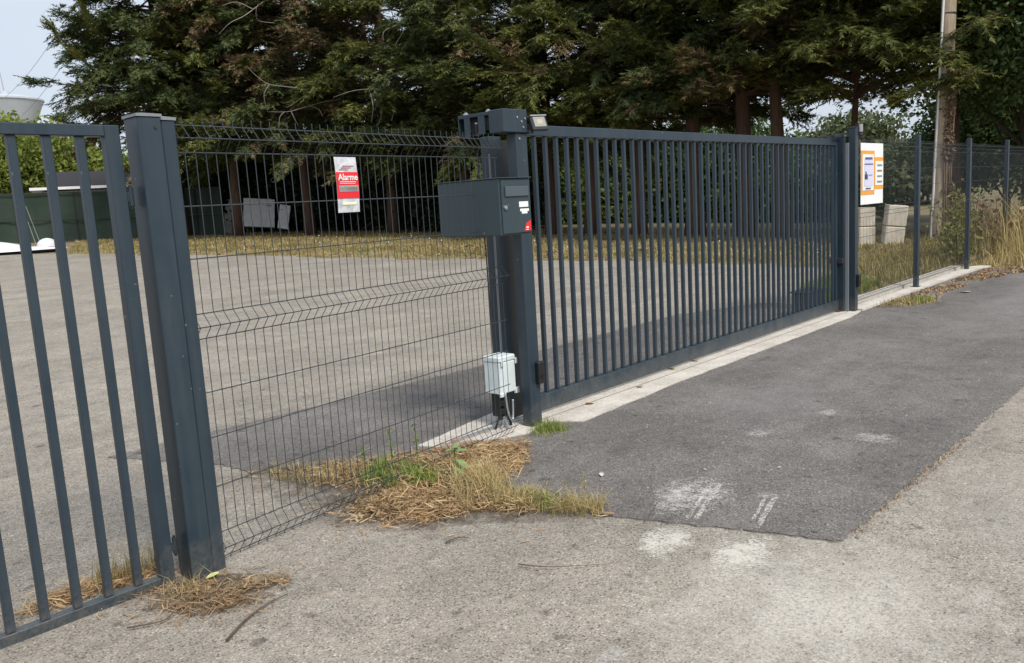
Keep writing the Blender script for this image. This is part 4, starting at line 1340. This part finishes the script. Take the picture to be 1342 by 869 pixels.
wt = far(8, 300, 140)
wt.z = 0
tw = thing('water_tower', 'white conical water tower beyond the bushes on the left', 'water tower', tuple(wt))
zt1, zt0 = hz(10, 134, 300), hz(10, 158, 300)
m_tower = plain('hazed_tower_concrete', (.45, .49, .54), .8, .06, .2)  # distance haze mixed into the concrete colour as bluish grey
prf = [(3.2, 0), (3.2, zt0 - 9), (6.0, zt0 - 4), (7.8, zt0), (10.2, zt1)]
def lathe(c, prf, n=40):
    vs_, fs_ = [], []
    for r_, z in prf:
        for k in range(n):
            a = 2 * math.pi * k / n
            vs_.append((c.x + r_ * math.cos(a), c.y + r_ * math.sin(a), z))
    for i in range(len(prf) - 1):
        for k in range(n):
            k2 = (k + 1) % n
            fs_.append((i * n + k, i * n + k2, (i + 1) * n + k2, (i + 1) * n + k))
    return MB().add(vs_, fs_)
build('tank', lathe(wt, prf), m_tower, tw, smooth=True)
build('tank_roof', lathe(wt, [(10.4, zt1), (10.4, zt1 + .5), (6, zt1 + 1.6), (1.3, zt1 + 2.1), (1.2, zt1 + 3.2), (.02, zt1 + 3.3)]), m_tower, tw)
build('mast', MB().tube([(wt.x, wt.y, zt1 + 3), (wt.x - .4, wt.y + .5, hz(6, 82, 300))], [.18, .07], 5), M['greyprint'], tw)

def cable(a, b, lab):
    q1 = far(a[0], 60); q1.z = hz(a[0], a[1], 60)
    q2 = far(b[0], 110); q2.z = hz(b[0], b[1], 110)
    pts = []
    for k in range(17):
        t_ = k / 16
        p = q1.lerp(q2, t_)
        p.z -= .5 * math.sin(math.pi * t_)
        pts.append(tuple(p))
    o = build('overhead_cable', MB().tube(pts, .016, 5), plain('cable_grey', (.25, .26, .28), .6), None)
    tag(o, lab, 'cable', 'overhead cables on the left')
cable((140, 3), (32, 128), 'upper overhead cable crossing the sky left of the conifers')
cable((150, 35), (40, 160), 'lower overhead cable crossing the sky left of the conifers')

# ------------------------------------------------------------------ grass band under the trees, verge, fence weeds
rng = np.random.default_rng(11)
band = pxpoly([(90, 334), (300, 335), (450, 338), (600, 341), (720, 341), (900, 345), (1085, 352), (1115, 385)]) + [(11.6, 4.1), (15.5, 4.05), (25, 4.2), (27, 12)] + pxpoly([(900, 303), (700, 302), (500, 304), (300, 308), (100, 314)])
q = in_poly(band, 60000, rng, lambda q: np.clip(.30 + .42 * patch_noise(np.c_[q, np.zeros(len(q))], 5, 1.3), .02, 1))
blades('dry_grass', on_ground(q), .03, .13, .02, 'olive', 12)
q = in_poly(band, 30000, rng, lambda q: np.clip(.3 + .4 * patch_noise(np.c_[q, np.zeros(len(q))], 6, 1.1), .0, 1))
blades('straw_grass', on_ground(q), .03, .11, .02, 'drygrass', 13, lean=1.0)
q = in_poly(band, 16000, rng, lambda q: np.clip(.35 + .45 * patch_noise(np.c_[q, np.zeros(len(q))], 16, .8), .0, 1))
strawheap('dry_litter', on_ground(q, .01), .05, .22, .035, 'litter', 114)
lit = pxpoly([(110, 316), (300, 313), (500, 311), (700, 312), (900, 315), (1080, 322)]) + pxpoly([(900, 300), (700, 298), (500, 301), (300, 306), (110, 312)])
q = in_poly(lit, 16000, rng)
strawheap('needle_litter', on_ground(q, .01), .06, .2, .03, 'litter', 14)
# pale flowers and scraps in the grass
q = in_poly(band, 260, rng)
P3 = on_ground(q, .10)
V, F = leaves(P3, .05, rng)
build_np('white_flowers', V, F, M['white'], kind='stuff')
# green patch just inside the mesh fence
q = in_poly([(10.6, 4.2), (12.6, 4.2), (13.2, 5.2), (11.6, 5.0)], 4500, rng)
blades('green_grass', on_ground(q), .05, .16, .012, 'grass', 15)
# verge on the far right and grass under the fence
verge = [(15.55, 3.2), (15.6, -2), (24, -6), (34, 0), (30, 4.0), (20, 4.3), (15.6, 3.9)]
q = in_poly(verge, 26000, rng, lambda q: np.clip(.6 + .3 * patch_noise(np.c_[q, np.zeros(len(q))], 9, .8), .1, 1))
blades('verge_grass', on_ground(q), .06, .32, .014, 'drygrass', 16, lean=.9)
tallp = [(16.2, 2.9), (17.6, 1.6), (22, .4), (24, 3.4), (19.5, 4.4), (16.6, 3.9)]
q = in_poly(tallp, 4200, rng)
blades('tall_dry_grass', on_ground(q), .4, 1.05, .012, 'drygrass', 17, lean=.7)
q = in_poly([(12.8, 4.1), (15.6, 4.05), (21, 4.6), (22, 6.3), (16, 6.0)], 7000, rng)
blades('long_grass', on_ground(q), .06, .24, .012, 'olive', 18, lean=.9)
# low lump of dry stuff on verge edge
q = in_poly([(14.9, 3.35), (15.5, 2.4), (16.3, 1.0), (16.2, 3.3)], 1300, rng)
strawheap('verge_litter', on_ground(q, .025), .03, .12, .012, 'litter', 19)

def stemplant(name, lab, cat, x, y, H, n_st, spread, leaf, mat, seed, per=26, group=None):
    rng = np.random.default_rng(seed)
    t = thing(name, lab, cat, (x, y, zt(y)), 0, group)
    mb = MB()
    Cs = []
    for k in range(n_st):
        a = rng.random() * 6.28
        r_ = spread * math.sqrt(rng.random())
        b = Vector((x + math.cos(a) * r_ * .4, y + math.sin(a) * r_ * .4, zt(y)))
        e = Vector((x + math.cos(a) * r_, y + math.sin(a) * r_, zt(y) + H * rng.uniform(.55, 1.0)))
        mid = b.lerp(e, .55) + Vector((rng.normal(0, .05), rng.normal(0, .05), .05))
        pts = arc([b, mid, e], 4)
        mb.tube(pts, [.009 * (1 - .7 * j / (len(pts) - 1)) * max(.6, H) for j in range(len(pts))], 4, False)
        for _ in range(per):
            s = .15 + .85 * rng.random()
            p = b.lerp(e, s)
            Cs.append((p.x + rng.normal(0, leaf), p.y + rng.normal(0, leaf), p.z + rng.normal(0, leaf * .6)))
    build('stems', mb, M['twig'], t)
    V, F = leaves(np.array(Cs), leaf, rng, .4)
    build_np('leaves', V, F, M[mat], t)
    return t
stemplant('wild_plant', 'leafy green weed rising behind the second fence post', 'plant', 17.0, 4.30, 1.45, 16, .42, .10, 'weedy', 21, 34, 'weeds along the mesh fence')
stemplant('wild_plant', 'brown seeding weed between the two right fence posts', 'plant', 17.9, 4.1, 1.25, 14, .55, .13, 'litter', 22, 28, 'weeds along the mesh fence')
stemplant('wild_plant', 'yellowing weed close beside the second fence post', 'plant', 16.3, 4.15, .95, 10, .35, .09, 'weedy', 23, 28, 'weeds along the mesh fence')
stemplant('wild_plant', 'withered weed beside the third fence post', 'plant', 18.9, 3.3, 1.2, 10, .5, .11, 'litter', 24, 24, 'weeds along the mesh fence')

# litter along the far kerb
kl = [(10.4, 3.50), (11.6, 3.50), (13, 3.46), (15.2, 3.40), (15.3, 2.7), (13.5, 3.05), (12.0, 3.15), (11.2, 3.05), (10.3, 3.2)]
q = in_poly(kl, 1000, rng, lambda q: np.clip(.45 + .4 * patch_noise(np.c_[q, np.zeros(len(q))], 15, 3), .05, 1))
V, F = leaves(np.array([(x, y, z_ if (z_ := .026 + rng.random() * .02 + (.022 if y > 3.5 else 0)) else 0) for x, y in q]), .05, rng)
build_np('kerb_leaf_litter', V, F, M['litter'], kind='stuff')
q = in_poly([(10.35, 3.52), (11.0, 3.5), (11.5, 3.2), (11.0, 2.95), (11.0, 2.95), (10.4, 3.2)], 600, rng)
blades('kerb_grass', on_ground(q, .02), .02, .08, .007, 'drygrass', 25, lean=1.6)
q = in_poly([(10.7, 3.35), (11.3, 3.25), (11.2, 3.05), (10.8, 3.1)], 500, rng)
blades('kerb_grass', on_ground(q, .02), .02, .07, .007, 'grass', 26, lean=1.4)

# ------------------------------------------------------------------ straw and weeds by the mesh panel and posts
def heap(name, px, n, mat, seed, lmin=.03, lmax=.12, w=.005, hmax=.05, tilt=.2):
    poly = pxpoly(px)
    r_ = np.random.default_rng(seed)
    q = in_poly(poly, n, r_, lambda q: np.clip(.5 + .35 * patch_noise(np.c_[q, np.zeros(len(q))], seed, 5), .08, 1))
    q = q + r_.normal(0, .022, q.shape) * (1 + 2.5 * (r_.random((len(q), 1)) < .12))
    P = np.array([(x, y, .022 + r_.random() ** 2 * hmax) for x, y in q])
    return strawheap(name, P, lmin, lmax, w, mat, seed, tilt=tilt)
soilm = worn_paint('soil_stain', (.10, .075, .05), .22, .5, 14, amax=.8, fade=.3)
for k_i, (pp, zz_) in enumerate([([(300, 630), (470, 606), (600, 586), (680, 592), (660, 640), (700, 655), (780, 672), (780, 688), (640, 690), (500, 705), (420, 690)], .0212), ([(150, 800), (235, 752), (330, 756), (400, 762), (340, 800), (250, 815)], .0165)]):
    flat('soil', wob(pxpoly(pp), .08, .02, 70 + k_i), zz_, soilm, 'structure')
heap('straw_litter', [(330, 622), (400, 618), (480, 612), (560, 600), (600, 585), (690, 584), (682, 615), (640, 640), (640, 665), (700, 652), (790, 670), (788, 682), (700, 678), (640, 676), (560, 690), (500, 655), (420, 640)], 5200, 'straw', 31, w=.004, hmax=.035)
heap('straw_litter', [(430, 700), (470, 665), (520, 650), (610, 650), (640, 672), (560, 690), (500, 702)], 1500, 'straw', 32, w=.0035, lmin=.02, lmax=.09, hmax=.02)
heap('straw_litter', [(590, 590), (690, 586), (690, 612), (650, 640), (600, 640)], 1900, 'straw', 33, w=.004, hmax=.03)
heap('dead_stems', [(340, 622), (560, 600), (690, 590), (650, 650), (780, 675), (640, 680), (520, 690), (440, 680)], 1300, 'deadleaf', 40, .03, .10, .004, .04, .25)
heap('brown_leaf_litter', [(440, 690), (500, 650), (640, 640), (640, 668), (560, 684)], 800, 'litter', 34, .02, .05, .011, .03, .35)
heap('straw_litter', [(162, 788), (235, 768), (300, 772), (346, 794), (300, 806), (248, 812), (200, 802)], 650, 'litter', 35, .02, .09, .003, .010)
heap('straw_litter', [(300, 778), (360, 758), (386, 764), (350, 780)], 200, 'litter', 36, .02, .07, .004, .02)
heap('straw_litter', [(20, 815), (80, 780), (170, 755), (225, 745), (225, 760), (150, 780)], 700, 'straw', 37, .03, .12, .004, .02)
heap('scattered_straw', [(240, 640), (420, 600), (600, 570), (720, 570), (700, 630), (830, 660), (820, 700), (640, 705), (560, 720), (400, 725), (330, 690)], 420, 'straw', 38, .02, .08, .003, .004, .05)
heap('scattered_straw', [(120, 800), (235, 755), (400, 745), (430, 790), (300, 830), (180, 830)], 160, 'straw', 39, .02, .09, .003, .004, .05)
def tuft(px, n, h0, h1, mat, seed, w=.005, lean=.6, name='grass_tuft'):
    poly = pxpoly(px)
    r_ = np.random.default_rng(seed)
    q = in_poly(poly, n, r_, lambda q: np.clip(.5 + .5 * patch_noise(np.c_[q, np.zeros(len(q))], seed, 14), .05, 1))
    q = q + r_.normal(0, .02, q.shape)
    return blades(name, on_ground(q, .018), h0, h1, w, mat, seed, lean=lean)
tuft([(580, 640), (640, 625), (668, 640), (660, 672), (600, 672)], 760, .04, .14, 'drygrass', 41, .0035, 1.6)
tuft([(640, 668), (700, 652), (792, 668), (786, 682), (700, 678)], 1300, .02, .065, 'drygrass', 42, .0035, 1.8)
tuft([(640, 668), (690, 650), (745, 664), (735, 678)], 420, .02, .06, 'grass', 47, .004, 1.4)
tuft([(470, 640), (500, 618), (570, 628), (575, 642), (520, 648)], 650, .03, .10, 'weed', 43, .007, .9)
tuft([(693, 572), (712, 560), (744, 566), (742, 574), (700, 578)], 600, .02, .065, 'grass', 44, .004, 1.3)
tuft([(120, 770), (180, 750), (222, 742), (222, 755), (150, 776)], 260, .03, .12, 'olive', 45, .004, .9)
tuft([(330, 626), (470, 615), (480, 640), (400, 640)], 500, .02, .07, 'drygrass', 46, .004, 1.4)
tuft([(195, 785), (250, 768), (310, 772), (300, 790), (230, 795)], 70, .02, .09, 'drygrass', 48, .003, 1.2)
# thin upright stalks (a few dry ones by the end of the strip, green ones at the mesh)
for i, (px, py, h_, mt, lab) in enumerate([(745, 668, .155, 'drygrass', 'tall dry stalk at the right end of the straw'), (768, 668, .13, 'drygrass', 'short dry stalk at the right end of the straw'), (758, 662, .14, 'drygrass', 'dry stalk between two others at the straw end'),
                                       (478, 632, .20, 'weed', 'thin green stalk left of the green weeds'), (515, 625, .26, 'weed', 'tall green feathery stalk in the weeds'), (547, 620, .27, 'weed', 'slender green stalk right of the feathery one')]):
    q = PT(px, py)
    o = MB()
    r_ = random.Random(60 + i)
    top = Vector((q.x + r_.uniform(-.03, .03), q.y + r_.uniform(-.03, .03), q.z + h_ + .02))
    pts = arc([(q.x, q.y, .018), ((q.x + top.x) / 2 + .01, (q.y + top.y) / 2, q.z + h_ * .55), tuple(top)], 4)
    t = thing('grass_stalk', lab, 'stalk', (q.x, q.y, .018), 0, 'single stalks in the straw')
    build('stem', MB().tube(pts, .0022 if mt == 'weed' else .0014, 4), M[mt], t)
    rg = np.random.default_rng(60 + i)
    Cc = np.array([tuple(Vector(pts[-1]).lerp(Vector(pts[3]), rg.random())) for _ in range(26)]) + rg.normal(0, .008, (26, 3))
    V, F = leaves(Cc, .022 if mt == 'weed' else .011, rg)
    build_np('seed_head', V, F, M[mt], t)
# broad-leaved seedling against the mesh
q = PT(603, 630)
sdl = thing('broadleaf_seedling', 'light green broad leaved seedling against the mesh', 'plant', (q.x, q.y, .018))
build('stem', MB().tube(arc([(q.x, q.y, .02), (q.x - .01, q.y + .02, .10), (q.x - .015, q.y + .01, .19)], 4), .004, 5), M['weed'], sdl)
def bigleaf(c, d, L, W, up):
    d = Vector(d).normalized(); s = d.cross(Vector((0, 0, 1))).normalized(); u = s.cross(d)
    vs_, fs_ = [], []
    for i in range(6):
        t_ = i / 5
        w_ = W * math.sin(math.pi * (.06 + .9 * t_)) ** .8
        p = Vector(c) + d * (L * t_) - Vector((0, 0, 1)) * (.25 * L * t_ * t_)
        vs_ += [tuple(p + s * w_ + u * (.15 * W)), tuple(p), tuple(p - s * w_ + u * (.15 * W))]
    for i in range(5):
        for k in range(2):
            fs_.append((i * 3 + k, i * 3 + k + 1, i * 3 + k + 4, i * 3 + k + 3))
    return MB().add(vs_, fs_)
lm_ = leafmat('seedling_leaf', [(.3, (.16, .30, .10)), (.5, (.24, .40, .16)), (.75, (.34, .48, .24))], 6, .35, .45)
for (dx, dy, dz, z, L) in [(-.6, -.5, .4, .19, .075), (.6, -.6, .2, .17, .07), (-.7, .5, .3, .17, .06), (.3, -.8, -.3, .12, .075), (.7, .3, .3, .19, .05), (-.2, -.9, -.4, .09, .065)]:
    build('leaf', bigleaf((q.x - .012, q.y + .01, z), (dx, dy, dz), L, L * .36, 0), lm_, sdl, smooth=True)

# twigs, fallen leaves, pebbles
def twig(px, lab, r0=.006):
    pts = []
    r_ = random.Random(int(px[0][0]))
    for x, y in px:
        p = PT(x, y)
        pts.append((p.x, p.y, .022 + r_.random() * .008))
    P_ = arc(pts, 4)
    o = build('twig', MB().tube(P_, [r0 * (1 - .7 * i / (len(P_) - 1)) for i in range(len(P_))], 5), M['twig'])
    tag(o, lab, 'twig', 'twigs on the asphalt')
twig([(298, 848), (322, 822), (350, 800), (378, 786)], 'long dark twig on the asphalt right of the left straw heap')
twig([(168, 833), (215, 822), (228, 808)], 'thin curved stalk at the front of the left straw heap', .004)
twig([(585, 717), (600, 713), (615, 711)], 'short dark twig on the asphalt below the straw', .005)
twig([(680, 748), (720, 752), (800, 746)], 'faint thin stalk lying on the pale asphalt', .003)
twig([(845, 690), (856, 675), (862, 665)], 'thin straw lying at the seam beside the chalk marks', .003)
def fallen(px, py, size, col, lab, seed):
    r_ = random.Random(seed)
    q = PT(px, py)
    a = r_.random() * 6.28
    z = .032 if q.y > 3.4 else .026
    m_ = plain('fallen_leaf_' + str(seed), col, .7, .2, 30)
    b = bigleaf((q.x, q.y, z + .005), (math.cos(a), math.sin(a), .06), size, size * .33, 0)
    o = build('fallen_leaf', b, m_, smooth=True)
    tag(o, lab, 'leaf', 'fallen leaves')
fallen(883, 489, .085, (.42, .45, .08), 'yellow green fallen leaf on the concrete threshold', 1)
fallen(768, 536, .075, (.42, .17, .08), 'orange brown fallen leaf on the near concrete threshold', 2)
fallen(842, 513, .06, (.18, .11, .06), 'small brown fallen leaf on the concrete threshold', 3)
fallen(915, 478, .06, (.25, .14, .08), 'brown fallen leaf on the middle of the threshold', 4)
fallen(788, 627, .04, (.5, .48, .45), 'white scrap lying on the dark asphalt near the straw', 5)
fallen(922, 622, .018, (.5, .48, .45), 'tiny white scrap on the dark asphalt above the chalk', 6)
fallen(1024, 620, .022, (.5, .48, .45), 'white scrap on the dark asphalt right of the chalk lines', 7)
fallen(1272, 386, .16, (.55, .42, .28), 'pale dead leaf near the far kerb', 8)
fallen(288, 760, .055, (.55, .58, .25), 'pale yellow leaf at the foot of the hinge post', 9)
fallen(1337, 358, .28, (.03, .025, .03), 'dark scrap on the asphalt at the right edge', 10)
fallen(1102, 411, .13, (.16, .05, .04), 'dark red leaf at the foot of the latch post', 11)
# grit: tiny loose stones scattered over the paving and along the seam
rng = np.random.default_rng(91)
q1 = in_poly([(1.2, 1.0), (4, -.6), (7, .6), (7, 1.3), (3.3, 1.3), (3.0, 2.4), (1.9, 3.2), (1.2, 2.6)], 420, rng)
seam_t = rng.random(160)
q2 = np.stack([3.4 + 4.5 * seam_t, 1.25 + rng.normal(0, .018, 160)], axis=1)
q3 = in_poly([(3.2, 1.4), (9, 1.4), (9, 3.3), (3.4, 3.0)], 160, rng)
mbp = MB()
for i, (x, y) in enumerate(np.concatenate([q1, q2, q3])):
    r_ = rng.uniform(.002, .0065) * (1 if i < 420 else 1.25)
    z = .012 if i < 420 else .02
    mbp.add([(x - r_, y - r_ * .6, z), (x + r_ * .9, y - r_ * .7, z), (x + r_ * .5, y + r_, z), (x - r_ * .7, y + r_ * .8, z), (x, y, z + r_ * 1.1)], [(0, 1, 4), (1, 2, 4), (2, 3, 4), (3, 0, 4)])
build('loose_grit', mbp, plain('grit', (.24, .22, .19), .9, .7, 50), kind='stuff')
q = in_poly([(3.45, 1.285), (3.5, 1.235), (5.2, 1.22), (5.2, 1.26)], 260, rng)
blades('seam_moss', np.array([(x, y, .014) for x, y in q]), .004, .02, .006, 'straw', 92, lean=1)
print('done', len(bpy.data.objects), sum(len(m.polygons) for m in bpy.data.meshes))
